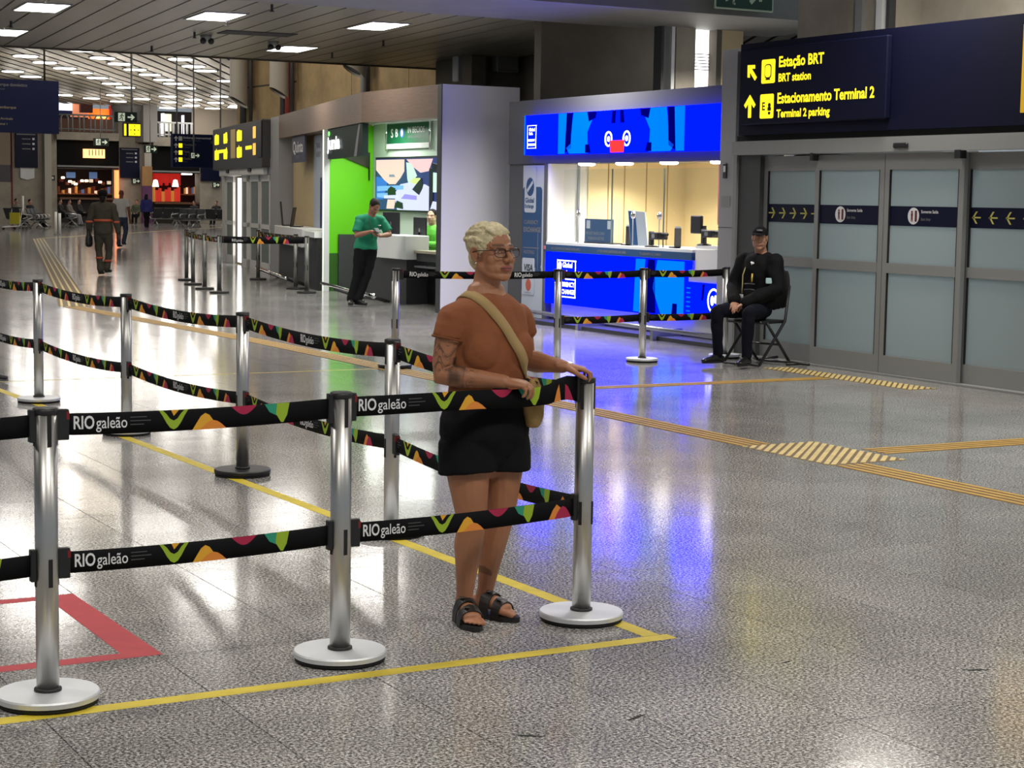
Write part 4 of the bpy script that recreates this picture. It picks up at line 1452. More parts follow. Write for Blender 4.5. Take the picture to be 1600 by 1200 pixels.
# lamps of the near low ceiling
for x, y, nm in ((65, 11, 'longest of all'), (337, 25, 'above the exit signs'), (590, 40, 'closest to the grey beam'), (456, 76, 'smallest, over the wood fascia'), (6, 50, 'cut off by the picture edge')):
    q = onz(x, y, ZC)
    t = thing('recessed_lamp', 'rectangular white lamp let into the plank ceiling, '+nm, 'ceiling light', (q.x, q.y, ZC), R(-5))
    bx('diffuser', t, LAMP, -.30, .30, -.62, .62, -.012, 0)
    for a, b_, c, d in ((-.33, -.30, -.65, .65), (.30, .33, -.65, .65), (-.3, .3, -.65, -.62), (-.3, .3, .62, .65)):
        bx('frame', t, ALU, a, b_, c, d, -.016, 0)
for x, y, nm in ((322, 55, 'over the exit gate'), (427, 65, 'by the small lamp')):
    q = onz(x, y, ZC)
    t = thing('security_camera', 'small grey camera with two lenses under the plank ceiling, '+nm, 'camera', (q.x, q.y, ZC))
    MB().lathe([(.05, -.10), (.09, -.06), (.1, 0)], 14).build('dome', ALU, t)
    for s in (-1, 1):
        MB().ball((s*.07, -.05, -.10), .055, 10, 6).build('lens', BLACK, t)
for ki, (x, y) in enumerate(sorted(((17, 36), (304, 53), (237, 75), (354, 33), (425, 10), (599, 66), (519, 85)))):
    q = onz(x, y-3, ZC)
    t = thing('sprinkler', 'tiny dark sprinkler under the plank ceiling, '+ORD[ki]+' from the left', 'sprinkler', (q.x, q.y, ZC), 0, 'sprinklers of the plank ceiling')
    MB().tube([(0, 0, 0), (0, 0, -.09)], .02, 6).build('stem', DGREY, t)
    MB().lathe([(.035, -.1), (.035, -.09)], 8).build('deflector', DGREY, t)
q = onz(402, 52, ZC)
t = thing('ceiling_vent', 'dark rectangular vent in the plank ceiling', 'vent', (q.x, q.y, ZC), R(-5))
for i in range(5):
    bx('slat', t, DGREY, -.6, .6, -.3+i*.13, -.22+i*.13, -.015, 0)

# hanging signs of the high hall
def rods(t, xs, z0, z1, m=ALU):
    for x in xs:
        MB().tube([(x, .1, z0), (x, .1, z1)], .022, 6).build('rod', m, t)


a, b_, c, e = fr(-130, 92, 122, 206, 40)
t = thing('hanging_sign', 'big navy hanging sign cut by the picture edge, pale lines of writing', 'sign', (a, 40, c))
bx('box', t, mat('hanging_navy', srgb(18, 27, 68), .5, spec=.2), 0, b_-a, 0, .2, 0, e-c)
rods(t, (b_-a-.28, .6), e-c, 6.56-c, DGREY)
W_ = b_-a
for z, x1, h_ in ((.96, .58, .05), (.85, .86, .025), (.72, .96, .05), (.625, 1.02, .025), (.48, .76, .045), (.26, .90, .04), (.17, .84, .03)):
    pass
text('Embarque doméstico', .095, INKG, t, W_-2.05+.62+.0, 0, .985, .001, sx=.92)
text('Domestic departures', .05, INKG, t, W_-1.55, 0, .905, .0, sx=.9)
text('Check-in / Embarque', .08, INKG, t, W_-2.05, 0, .76, .001)
text('Boarding gates', .05, INKG, t, W_-1.75, 0, .69)
text('Desembarque', .08, mat('khaki_print', srgb(150, 142, 112), .6), t, W_-1.42, 0, .51, .001, sx=1.1)
text('Arrivals', .07, mat('khaki_print'), t, W_-1.26, 0, .27, .001, sx=1.2)
text('Terminal 1', .06, mat('khaki_print'), t, W_-1.42, 0, .16, .001, sx=1.2)


def exit_sign(label, px, Y, mirror=False, rod=None):
    a, b_, c, e = fr(*px, Y)
    W_, H_ = b_-a, e-c
    t = thing('exit_sign', label, 'exit sign', (a, Y, c))
    bx('plate', t, mat('exit_green_black', srgb(12, 34, 24), .5), 0, W_, 0, .04, 0, H_)
    f = bx('pale_panel', t, mat('pale_glow', srgb(214, 224, 200), .5, emit=(.8, .9, .7), est=.35), W_*.16, W_*.46, -.004, 0, H_*.1, H_*.9)
    running_man(f, mat('exit_green_black'), W_*.31, -.004, H_*.5, H_*.75)
    plate('arrow', mat('pale_glow'), t, arrow_poly(W_*.74, H_*.5, H_*.72, -PI/2), 0)
    if rod:
        rods(t, (W_*rod,), H_, 6.56-c)
    return t


exit_sign('largest hanging exit sign of the far hall, above the yellow square sign', (179, 214, 175, 191), 60, rod=.82)
exit_sign('exit sign hung in front of the glowing bar name', (146, 170, 216, 228), 84, rod=.5)
exit_sign('exit sign on the pale column beside the yellow square sign', (225, 246, 227, 239), 86, rod=.5)
exit_sign('small exit sign in front of the navy arrow board', (296, 313, 238, 248), 49.5, rod=.5)
exit_sign('tiny exit sign low on the concrete pier above the navy bench people', (206, 219, 279, 287), 99.8)
exit_sign('tiny exit sign on the pier beside the exit gate', (332, 343, 285, 293), 99.8)
a, b_, c, e = fr(193, 220, 192, 214, 60)
t = thing('assembly_sign', 'yellow square hanging sign with small dark arrows', 'sign', (a, 60, c))
W_, H_ = b_-a, e-c
bx('box', t, YBLK, 0, W_, 0, .15, 0, H_)
bx('yellow_strip', t, YGLOW, .02, W_*.16, -.01, 0, .04, H_-.04)
bx('yellow_face', t, YGLOW, W_*.3, W_*.97, -.01, 0, .04, H_-.04)
cx, cz = W_*.635, H_*.5
for an in (0, PI/2, PI, -PI/2):
    plate('mark', YBLK, t, arrow_poly(cx-math.sin(an)*H_*.27, cz+math.cos(an)*H_*.27, H_*.13, an), -.01)
plate('mark', YBLK, t, circ(cx, cz, H_*.06), -.01)
rods(t, (W_*.5,), H_, 6.56-c)
a, b_, c, e = fr(270, 352, 210, 262, 50)
t = thing('arrow_board', 'navy hanging board with arrows and yellow squares in front of the red bar', 'sign', (a, 50, c))
W_, H_ = b_-a, e-c
bx('box', t, mat('hanging_navy'), 0, W_, 0, .2, 0, H_)
for i in range(4):
    z = H_*(.86-.21*i)
    plate('arrow', INKW, t, arrow_poly(W_*.06, z, H_*.15, 0), 0)
    plate('square', INKW if i == 0 else YGLOW, t, rrect(W_*.11, W_*.18, z-H_*.065, z+H_*.065, .01), 0)
    text(('Embarque internacional', 'Terminal 1', 'Táxis', 'Ônibus')[i], .085, INKW if i == 0 else mat('khaki_print'), t, W_*.20, 0, z, .001)
    text(('International departures', 'Terminal 1', 'Taxis', 'Buses')[i], .05, INKG, t, W_*.20, 0, z-.065)
text('Check-in', .09, mat('khaki_print'), t, W_*.72, 0, H_*.74, .001)
text('Toilets', .09, mat('khaki_print'), t, W_*.76, 0, H_*.50, .001)
rods(t, (W_*.1, W_*.93), H_, 6.56-c)
for px, nm in (((24, 59, 207, 262), 'above the seats by the pale column'), ((188, 218, 231, 278), 'on the middle pier'), ((314, 345, 262, 283), 'under the arrow board by the gate')):
    a, b_, c, e = fr(*px, FY-.15)
    t = thing('gate_list', 'dark navy list board on the concrete pier, '+nm, 'sign', (a, FY-.15, c))
    W_, H_ = b_-a, e-c
    bx('panel', t, NAVYD, 0, W_, 0, .12, 0, H_)
    if H_ > 1.2:
        for i, z in enumerate((.93, .80, .66, .52)):
            bx('line', t, INKG, W_*(.06 if i == 0 else .3), W_*(.9 if i == 0 else .68), -.01, 0, H_*z, H_*(z+.03))
            if i:
                bx('number', t, INKW, W_*.76, W_*.86, -.01, 0, H_*(z-.01), H_*(z+.05))
a, b_, c, e = fr(32, 51, 262, 281, FY-.1)
t = thing('paper_notice', 'white paper notice taped under the list board', 'notice', (a, FY-.1, c))
MB().prism([(0, .1), (.35, 0), (.75, .1), (.75, .7), (0, .7)], -.0, .02).build('sheet', WHITE, t)
MB().prism([(.05, .6), (.7, .6), (.7, .63), (.05, .63)], -.01, 0).build('line', INKG, t)
a, b_, c, e = fr(79, 86, 274, 282, FY-.1)
t = thing('fire_call_point', 'small dark box on the pale pier by the bar', 'alarm', (a, FY-.1, c))
bx('box', t, BLACK, 0, b_-a, 0, .1, 0, e-c)
bx('button', t, INKW, .08, b_-a-.08, -.01, 0, .08, e-c-.08)
a, b_, c, e = fr(222, 238, 260, 350, FY-.62)
t = thing('poster_column', 'purple and ochre poster wrapped round the column by the red bar', 'poster', (a, FY-.62, 0))
bx('sheet', t, mat('poster_purple', srgb(96, 52, 92), .6, var=.4, vscale=1.5), 0, b_-a, 0, .1, .0, e)
bx('upper_sheet', t, mat('poster_ochre', srgb(168, 126, 76), .6, var=.2, vscale=1.5), 0, b_-a, -.01, 0, e*.66, e)

# round ducts along the side wall
for (x, yb, dx_), nm in zip(((373, 160, 11), (436, 146, 9), (552, 112, 11)), ('at the far end of the concrete wall', 'beside the red pipe', 'nearest the camera, above the wood fascia')):
    q = onx(x, yb, 16.6)
    t = thing('round_duct', 'fat white duct with slanted open end, '+nm, 'duct', (16.6, q.y, q.z))
    m_ = MB()
    n, rr = 20, .23
    vs = [(rr*math.cos(2*PI*i/n), rr*math.sin(2*PI*i/n), -.14*math.cos(2*PI*i/n)) for i in range(n)]+[(rr*math.cos(2*PI*i/n), rr*math.sin(2*PI*i/n), 6.44-q.z) for i in range(n)]
    m_.add(vs, [[i, (i+1) % n, n+(i+1) % n, n+i] for i in range(n)], True)
    m_.build('shell', mat('duct_white', srgb(205, 200, 192), .5), t)
    vi = [(.97*a_, .97*b2, c_+.06) for a_, b2, c_ in vs[:n]]
    MB().add(vi, [list(range(n))[::-1]]).build('grille', BLACK, t)
    MB().tube([(.2, -.34, -.8), (.2, -.34, 6.44-q.z)], .05, 8).build('side_pipe', ALUD, t)
for x, m, nm in ((451, mat('red_pipe', srgb(140, 52, 42), .5), 'red vertical pipe on the concrete wall'), (443, ALUD, 'grey vertical pipe beside the red pipe'), (569, ALU, 'grey vertical pipe behind the nearest duct'), (380, ALUD, 'dark vertical pipe at the far corner of the concrete wall')):
    q = onx(x, 140, 16.85)
    t = MB().tube([(16.85, q.y, 2), (16.85, q.y, 6.44)], .09, 10).build('wall_pipe', m, loc=(16.85, q.y, 2))
    tag(t, nm, 'pipe')
q = ony(794, 92, 30.8)
t = thing('wall_box', 'grey square box on the dark wall above the divider panel', 'box', (15.95, 30.5, 3.72))
t.location = (ony(777, 92, 30.5).x, 30.5, ony(794, 113, 30.5).z)
sz = ony(811, 92, 30.5).x-ony(777, 92, 30.5).x
bx('casing', t, mat('box_grey', srgb(98, 96, 94), .5), 0, sz, 0, .25, 0, sz*1.1, .02)
bx('lid_seam', t, DGREY, .03, sz-.03, -.004, 0, .03, .04)
q = ony(705, 80, 31.5)
t = thing('wall_speaker', 'pale angled speaker on a bracket under the ceiling by the dark pilaster', 'speaker', (q.x, 31.2, 3.98))
o = bx('case', t, mat('pillar_grey'), -.08, .1, -.12, .1, -.1, .42, .02)
bx('grille', t, DGREY, .02, .09, -.125, -.12, -.08, .40)
MB().tube([(0, 0, .40), (.1, .1, .4)], .03, 6).build('bracket', DGREY, t)
# exit sign hanging by the beam
a, b_, c = ony(1117, 14, 19.3).x, ony(1208, 18, 19.3).x, ony(1160, 16, 19.3).z
t = thing('exit_sign', 'green exit sign hung from the grey beam, cut by the picture top', 'exit sign', (a, 19.3, c))
W_ = b_-a
bx('rim', t, mat('pale_glow2', srgb(190, 206, 176), .5), 0, W_, 0, .02, 0, .36)
bx('green_field', t, mat('exit_green', srgb(8, 62, 42), .5), .02, W_-.02, -.004, 0, .02, .34)
running_man(t, mat('pale_glow2'), W_*.28, -.004, .19, .30)
plate('arrow', mat('pale_glow2'), t, arrow_poly(W_*.70, .19, .26, -R(45)), -.004)
for x in (.1, W_-.1):
    MB().tube([(x, .01, .36), (x, .01, .62)], .006, 6).build('rod', ALU, t)

# seats of the far hall


def bench(label, x, y, rz, n=3, grp='far hall benches'):
    t = thing('bench_seat', label, 'bench', (x, y, 0), rz, grp)
    sm = mat('bench_black', (.02, .022, .026), .45)
    for i in range(n):
        o = MB(Matrix.Translation((i*.58-(n-1)*.29, 0, 0)))
        o.prism([(-.25, .40), (.25, .40), (.25, .44), (-.25, .44)], -.24, .22)
        o.build('seat', sm, t)
        o = MB(Matrix.Translation((i*.58-(n-1)*.29, .22, .44)) @ Matrix.Rotation(R(-18), 4, 'X'))
        o.box(-.25, .25, 0, .035, 0, .5)
        o.build('backrest', sm, t)
    for i in range(n+1):
        x_ = (i-.5)*.58-(n-1)*.29
        MB().tube([(x_, .28, .66), (x_, -.2, .62), (x_, -.25, .5), (x_, .1, .38)], .03, 6).build('armrest', STEEL, t)
    for i in (0, n-1):
        x_ = i*.58-(n-1)*.29
        MB().tube([(x_, -.32, .02), (x_, 0, .32), (x_, .32, .02)], .035, 6).build('leg', STEEL, t)
    MB().tube([(-n*.29, 0, .35), (n*.29, 0, .35)], .04, 6).build('beam', STEEL, t)
    return t


for px, py, rz, n, lab in ((30, 357, 100, 3, 'black bench with steel arms by the yellow cart'), (62, 357, 60, 3, 'black bench where the man in dark clothes lounges'), (112, 355, 75, 3, 'black bench by the bar in front of the pale column'), (258, 352, 190, 3, 'bluish bench row facing away beside the blue coat'), (293, 355, -60, 3, 'bench with angled steel arms near the exit gate'), (322, 354, 150, 4, 'bench row partly hidden by the exit gate')):
    q = onz(px, py)
    bench(lab, q.x, q.y, R(rz), n)
for x, y0, y1, nm in ((87.5, 331, 364, 'left of its pair'), (93.5, 333, 364, 'right of its pair'), (36, 306, 351, 'behind the bench with the lounging man'), (323, 308, 349, 'standing by the far gate bench')):
    q = onz(x, y1+(3 if y1 > 360 else 0))
    hp = ony(x, y0, q.y).z
    t = thing('bollard_post', 'slim bright white post in the far hall, '+nm, 'post', q)
    MB().tube([(0, 0, .02), (0, 0, hp)], .055, 10).build('pole', mat('bright_post', srgb(236, 234, 226), .35), t)
    MB().lathe([(.08, 0), (.08, .02), (.06, .03)], 12).build('base', ALU, t)
q = onz(12, 359)
t = thing('luggage_cart', 'luggage cart with a yellow panel among the far benches', 'cart', q, R(-60))
for s in (-1, 1):
    MB().tube([(s*.3, -.6, .12), (s*.3, .4, .15), (s*.32, .55, .95)], .03, 6).build('frame_tube', STEEL, t)
MB().tube([(-.32, .55, .95), (.32, .55, .95)], .03, 6).build('handle', BLACK, t)
bx('deck', t, ALU, -.3, .3, -.6, .4, .13, .16)
bx('yellow_panel', t, mat('cart_yellow', srgb(212, 196, 40), .5), -.3, .3, .40, .44, .25, .75)
for s, y in ((-1, -.5), (1, -.5), (0, .4)):
    MB(Matrix.Translation((s*.28, y, .07)) @ Matrix.Rotation(PI/2, 4, 'Y')).lathe([(.07, -.02), (.07, .02)], 12).build('wheel', BLACK, t)

# ---------------------------------------------------------------- queue posts
def stanchion(name, label, x, y, kind='steel', h=1.0, rot=0, grp='queue posts'):
    t = thing(name, label, 'queue post', (x, y, 0), rot, grp)
    if kind == 'flat':
        MB().lathe([(.17, .0), (.17, .028), (.165, .032)], 28).build('base', BLACK, t)
    else:
        MB().lathe([(.160, 0.0005), (.168, .004), (.168, .016), (.160, .018)], 40).build('rubber_ring', RUBBER, t)
        MB().lathe([(.160, .017), (.172, .018), (.173, .034), (.169, .040), (.042, .0415)], 48, smooth=False).build('base', DISC if kind == 'steel' else BLACK, t)
    MB().lathe([(.046, .042), (.046, .05), (.040, .054)], 24).build('base_collar', BLACK, t)
    MB().lathe([(.0385, .045), (.0385, h-.012)], 28).build('pole', STEEL if kind != 'flat' else mat('dull_steel', srgb(128, 128, 124), .4, .7), t)
    MB().lathe([(.0405, h-.02), (.0415, h-.015), (.0415, h), (.036, h+.003)], 28).build('top_cap', BLACK, t)
    for z0, z1 in ((h-.125, h-.02), (h-.60, h-.505)):
        for k in range(4):
            a = k*PI/2
            o = MB(Matrix.Rotation(a, 4, 'Z')).box(-.007, .007, -.0405, -.036, z0, z1).build('slot', RUBBER, t)
    return t


POSTS = dict(N1=(1.568, 6.061), N2=(2.687, 6.173), N3=(3.84, 6.35), C=(3.936, 8.401), D=(3.949, 10.584), E=(3.873, 12.722), F=(3.814, 14.935),
             G=(7.842, 16.68), H=(9.518, 16.322), I=(10.661, 16.477), J=(11.82, 16.6))
PL = dict(N1='steel queue post with a wide disc base, leftmost of the near row', N2='steel queue post in the middle of the near row, over the yellow tape',
          N3='corner steel queue post the woman rests her hand on', C='steel queue post directly beside the woman, behind the middle near post',
          D='steel queue post with a black disc base in the side row', E='steel queue post of the side row, second farthest', F='farthest steel queue post of the side row',
          G='steel queue post with a black base in front of the dark desk', H='steel queue post in front of the blue logo screen', I='steel queue post with a disc base in the middle of the blue counter', J='steel queue post behind the seated guard')
ang = dict(N1=5, N2=5, N3=40, C=2, D=0, E=0, F=0, G=0, H=0, I=0, J=0)
for k_, (x, y) in POSTS.items():
    stanchion('queue_post', PL[k_], x, y, 'black' if k_ in 'DG' else 'steel', rot=R(ang[k_]), grp='queue posts')
QP = dict(q1=(11.85, 34.9), q2=(11.40, 33.2), q3=(11.07, 31.6), q4=(10.89, 30.33), q5=(13.35, 34.9), q6=(12.70, 31.3), q7=(12.38, 30.0))
QL = dict(q1='farthest of four in line toward the exit gate', q2='second farthest of four in line', q3='third farthest of four in line', q4='nearest of four in line',
          q5='in front of the exit gate pillar', q6='before the side counter, farther of two', q7='before the side counter, nearer of two')
for k_, (x, y) in QP.items():
    stanchion('slim_post', 'grey post on flat black base, '+QL[k_], x, y, 'flat', grp='slim posts by the side counter')

# ---------------------------------------------------------------- printed belts
PAT = [('text', .095), ('lines', .300), ('V', .405), ('hill', .53), ('blob', .68), ('leaf', .81), ('peak', .985)]


def belt(label, pts, z, sag=.012, wd=.074, start=0.0, period=1.10, clip=True, name='retractable_belt', grp='printed queue belts', twist=None, detail=True, gray=False):
    """belt from post to post; pts run left to right as the camera sees them"""
    P = [Vector((p[0], p[1], 0)) for p in pts]
    zs = [z if len(p) < 3 else p[2] for p in pts]
    seg = [(b-a).length for a, b in zip(P[:-1], P[1:])]
    Ltot = sum(seg)
    acc = [0]
    for s_ in seg:
        acc.append(acc[-1]+s_)
    ends = .045

    def at(u):
        u = max(0, min(Ltot, u))
        i = max(j for j in range(len(seg)) if acc[j] <= u+1e-9)
        f = (u-acc[i])/seg[i]
        if len(seg) > 1:
            i0, i3 = max(i-1, 0), min(i+2, len(P)-1)
            q0, q1, q2, q3 = P[i0].copy(), P[i].copy(), P[i+1].copy(), P[i3].copy()
            q0.z, q1.z, q2.z, q3.z = zs[i0], zs[i], zs[i+1], zs[i3]
            p = .5*((2*q1)+(q2-q0)*f+(2*q0-5*q1+4*q2-q3)*f*f+(3*q1-q0-3*q2+q3)*f**3)
            return p
        p = P[i].lerp(P[i+1], f)
        p.z = zs[i]*(1-f)+zs[i+1]*f - sag*4*f*(1-f)
        return p

    def frame(u):
        p = at(u)
        d = at(u+.01)-at(u-.01)
        d.normalize()
        n = Vector((d.y, -d.x, 0)).normalized()   # toward the camera when running left to right
        return p, n

    mid = at(Ltot/2)
    t = thing(name, label, 'queue belt', tuple(mid), 0, grp)
    M_ = Matrix.Translation(-mid)
    def wf(u):
        return wd*(twist(u/Ltot) if twist else 1)
    mb = MB(M_)
    n = max(8, int(Ltot/.06))
    us = [ends+(Ltot-2*ends)*i/n for i in range(n+1)]
    vs, fs = [], []
    for u in us:
        p, nn = frame(u)
        h = Vector((0, 0, wf(u)/2))
        vs += [p+nn*.001-h, p+nn*.001+h, p-nn*.001+h, p-nn*.001-h]
    for i in range(n):
        for k in range(4):
            a, b = 4*i+k, 4*i+(k+1) % 4
            fs.append([a, a+4, b+4, b] if k != 9 else [])
    fs += [[0, 1, 2, 3], [4*n+3, 4*n+2, 4*n+1, 4*n]]
    # orient outward
    mb.add(vs, fs, True)
    mb.build('webbing', BELT, t)

    def fn(off):
        def f(u, v):
            p, nn = frame(u)
            return p+nn*off+Vector((0, 0, v*wf(u)))
        return f
    f1 = fn(.0018)
    if detail:
        tb, gb = MB(M_), MB(M_)
        cols = list(PRINT.values())
        names = list(PRINT)
        pb = MB(M_)

        def shape(col, q, lift=0):
            pb.cur = names.index(col)
            ff = fn(.0018+lift)
            pb.add([ff(a, max(-.5, min(.5, b))) for a, b in q], [list(range(len(q)))])
        u0 = start
        while u0 < Ltot-ends-.05:
            for kk, du in PAT:
                pb = MB(M_)
                u = u0+du
                lim = Ltot-ends-.01
                if u < ends-.005:
                    continue
                if kk == 'text' and u+.21 < lim:
                    s1 = .062
                    # a text is laid out in belt units: its heights are fractions of the belt width
                    v, f = text_geo('RIO', s1, .0012)
                    k1 = .076/max(p[0] for p in v)
                    tb.add([f1(u+p[0]*k1, -.22+p[1]/wd) for p in v], f)
                    v, f = text_geo('galeão', s1*.92, .0003)
                    k1 = .112/max(p[0] for p in v)
                    tb.add([f1(u+.082+p[0]*k1, -.22+p[1]/wd) for p in v], f)
                if kk == 'lines' and u+.1 < lim:
                    for i, ll in enumerate((.06, .075, .05)):
                        v_ = .22-.17*i
                        gb.add([f1(u, v_), f1(u+ll, v_), f1(u+ll, v_+.05), f1(u, v_+.05)], [[0, 1, 2, 3]])
                if u+.12 > lim:
                    continue
                if kk == 'V':
                    N = 8
                    q = []
                    for i in range(N):
                        a = u+.11*i/N
                        b = u+.11*(i+1)/N
                        fo = lambda x: .5-.92*max(0, math.sin(PI*(x-u)/.11))**1.3
                        fi = lambda x: min(.5, fo(x)+.42)
                        shape('lime', [(a, fo(a)), (b, fo(b)), (b, fi(b)), (a, fi(a))])
                    shape('amber', [(u+.055, .22), (u+.075, .5), (u+.045, .5)], .0003)
                if kk == 'hill':
                    N = 8
                    for i in range(N):
                        a, b = u+.13*i/N, u+.13*(i+1)/N
                        fo = lambda x: -.5+.78*max(0, math.sin(PI*min(1, (x-u)/.10)))**1.2 if x-u < .10 else -.5
                        fr_ = lambda x: -.5+.42*math.sin(PI*max(0, min(1, (x-u-.03)/.10)))
                        shape('amber', [(a, -.5), (b, -.5), (b, fo(b)), (a, fo(a))])
                        shape('orange', [(a, -.5), (b, -.5), (b, fr_(b)), (a, fr_(a))], .0003)
                if kk == 'blob':
                    N = 8
                    for i in range(N):
                        a, b = u+.10*i/N, u+.10*(i+1)/N
                        fo = lambda x: .5-.42*math.sin(PI*(x-u)/.10)
                        shape('magenta', [(a, fo(a)), (b, fo(b)), (b, .5), (a, .5)])
                if kk == 'leaf':
                    shape('teal', [(u, .5), (u+.02, .1), (u+.05, -.1), (u+.06, .5)])
                    shape('lime', [(u+.05, .5), (u+.045, .0), (u+.065, -.42), (u+.075, -.44), (u+.09, -.1), (u+.10, .5)], .0003)
                if kk == 'peak':
                    shape('orange', [(u, -.5), (u+.06, -.5), (u+.06, .1), (u+.04, .3), (u+.02, 0)])
                    N = 6
                    for i in range(N):
                        a, b = u+.03+.085*i/N, u+.03+.085*(i+1)/N
                        fo = lambda x: -.5+.66*math.sin(PI*(x-u-.03)/.085)
                        shape('magenta', [(a, -.5), (b, -.5), (b, fo(b)), (a, fo(a))], .0003)
                if pb.v:
                    used_ = sorted(set(pb.mi))
                    pb.mi = [used_.index(i) for i in pb.mi]
                    pb.build({'V': 'wave_print', 'hill': 'hill_print', 'blob': 'dome_print', 'leaf': 'leaf_print', 'peak': 'peak_print'}[kk], [cols[i] for i in used_], t)
            u0 += period
        if tb.v:
            tb.build('lettering', INKW if not gray else INKG, t)
        if gb.v:
            gb.build('small_print', mat('faint_print', srgb(70, 70, 72), .7), t)
    if clip:
        p, nn = frame(ends+.012)
        d = (at(ends+.03)-at(ends)).normalized()
        Mc = M_ @ Matrix.Translation(p) @ Matrix((d, -nn, (0, 0, 1))).transposed().to_4x4()
        c = MB(Mc).box(-.022, .022, -.013, .013, -.052, .052, .003).build('belt_clip', BLACK, t)
        MB(Mc).box(.012, .0225, -.0135, .0135, .018, .044).build('red_catch', mat('red_catch', srgb(120, 24, 26), .5), c)
        p, nn = frame(Ltot-ends-.005)
        Mc = M_ @ Matrix.Translation(p) @ Matrix((d, -nn, (0, 0, 1))).transposed().to_4x4()
        MB(Mc).box(-.008, .012, -.012, .012, -.055, .055, .003).build('belt_mouth', BLACK, t)
    return t


A = lambda k_: POSTS[k_]
ZU, ZL = .945, .475
belt('upper printed belt between the two left posts of the near row', [A('N1'), A('N2')], ZU)
belt('lower printed belt between the two left posts of the near row', [A('N1'), A('N2')], ZL)
belt('upper belt leaving the picture from the nearest post', [(.45, 5.95), A('N1')], ZU, start=.06)
belt('lower belt leaving the picture from the nearest post, ending in a cut RIO', [(.45, 5.95), A('N1')], ZL, start=.06)
n2, n3 = A('N2'), A('N3')
belt('upper printed belt the woman holds down with her right hand', [(*n2, ZU), (3.0, 6.225, ZU-.004), (3.3, 6.275, ZU-.006), (3.5, 6.285, ZU-.01), (3.63, 6.29, ZU), (3.72, 6.325, ZU+.02), (*n3, ZU+.005)], ZU,
     twist=lambda f: 1+.35*max(0, min(1, (f-.78)/.15)))
belt('lower printed belt crossing in front of the woman\'s knees', [n2, n3], ZL)
for a, b, nm in (('C', 'N3', 'right beside the woman'), ('D', 'C', 'ending behind the middle near post'), ('E', 'D', 'in the middle of the side row'), ('F', 'E', 'second farthest of the side row')):
    belt('upper printed belt of the side row, '+nm, [A(a), A(b)], ZU, sag=.035, start=-.25)
    belt('lower printed belt of the side row, '+nm, [A(a), A(b)], ZL, sag=.035, start=-.25)
for z, nm in ((ZU, 'upper'), (ZL, 'lower')):
    belt(nm+' belt of the side row running out at the picture edge', [(3.78, 17.1), A('F')], z, sag=.035, start=-.25)
belt('upper belt passing behind the woman\'s head with RIO lettering by her chin', [A('G'), A('H')], ZU, start=.045)
for a, b, nm in (('H', 'I', 'across the blue logo screen'), ('I', 'J', 'across the blue counter toward the guard')):
    belt('upper belt '+nm, [A(a), A(b)], ZU, start=-.2)
    belt('lower belt '+nm, [A(a), A(b)], ZL, start=-.2)
B_ = lambda k_: QP[k_]
belt('far belt along the four slim posts, between the farthest two', [B_('q1'), B_('q2')], .93, start=-.3, wd=.09, name='slim_belt', grp='belts of the slim posts')
belt('far belt between the middle two slim posts in line', [B_('q2'), B_('q3')], .93, start=-.3, wd=.09, name='slim_belt', grp='belts of the slim posts')
belt('far belt between the nearest two slim posts in line', [B_('q3'), B_('q4')], .93, start=-.3, wd=.09, name='slim_belt', grp='belts of the slim posts')
belt('far belt from the exit gate post to the nearer side counter post', [B_('q5'), B_('q6')], .93, start=-.3, wd=.1, name='slim_belt', grp='belts of the slim posts')
belt('broad far belt from the line of slim posts to the nearer side counter post', [B_('q4'), B_('q7')], .93, start=.12, wd=.12, name='slim_belt', grp='belts of the slim posts')
belt('short far belt between the two slim posts before the side counter', [B_('q6'), B_('q7')], .93, start=-.3, wd=.1, name='slim_belt', grp='belts of the slim posts')

# ---------------------------------------------------------------- people
V = Vector


def remesh(mb, voxel, smooth=4, name='body'):
    me = mb.mesh('tmp')
    o = bpy.data.objects.new('tmp', me)
    COL.objects.link(o)
    r = o.modifiers.new('r', 'REMESH')
    r.mode = 'VOXEL'
    r.voxel_size = voxel
    if smooth:
        s = o.modifiers.new('s', 'SMOOTH')
        s.factor = .5
        s.iterations = smooth
    dg = bpy.context.evaluated_depsgraph_get()
    out = bpy.data.meshes.new_from_object(o.evaluated_get(dg))
    out.name = name
    bpy.data.objects.remove(o)
    bpy.data.meshes.remove(me)
    out.polygons.foreach_set('use_smooth', [True]*len(out.polygons))
    return out


def coords(me):
    a = np.empty(len(me.vertices)*3)
    me.vertices.foreach_get('co', a)
    return a.reshape(-1, 3)


def normals(me):
    a = np.empty(len(me.vertices)*3)
    me.vertices.foreach_get('normal', a)
    return a.reshape(-1, 3)


def tone(me, base, fn=None):
    c = coords(me)
    col = np.ones((len(c), 4))
    col[:, :3] = base
    if fn:
        fn(c, col)
    at = me.color_attributes.new('tone', 'FLOAT_COLOR', 'POINT')
    at.data.foreach_set('color', col.ravel())


def lerp(a, b, t):
    return V(a).lerp(V(b), t)


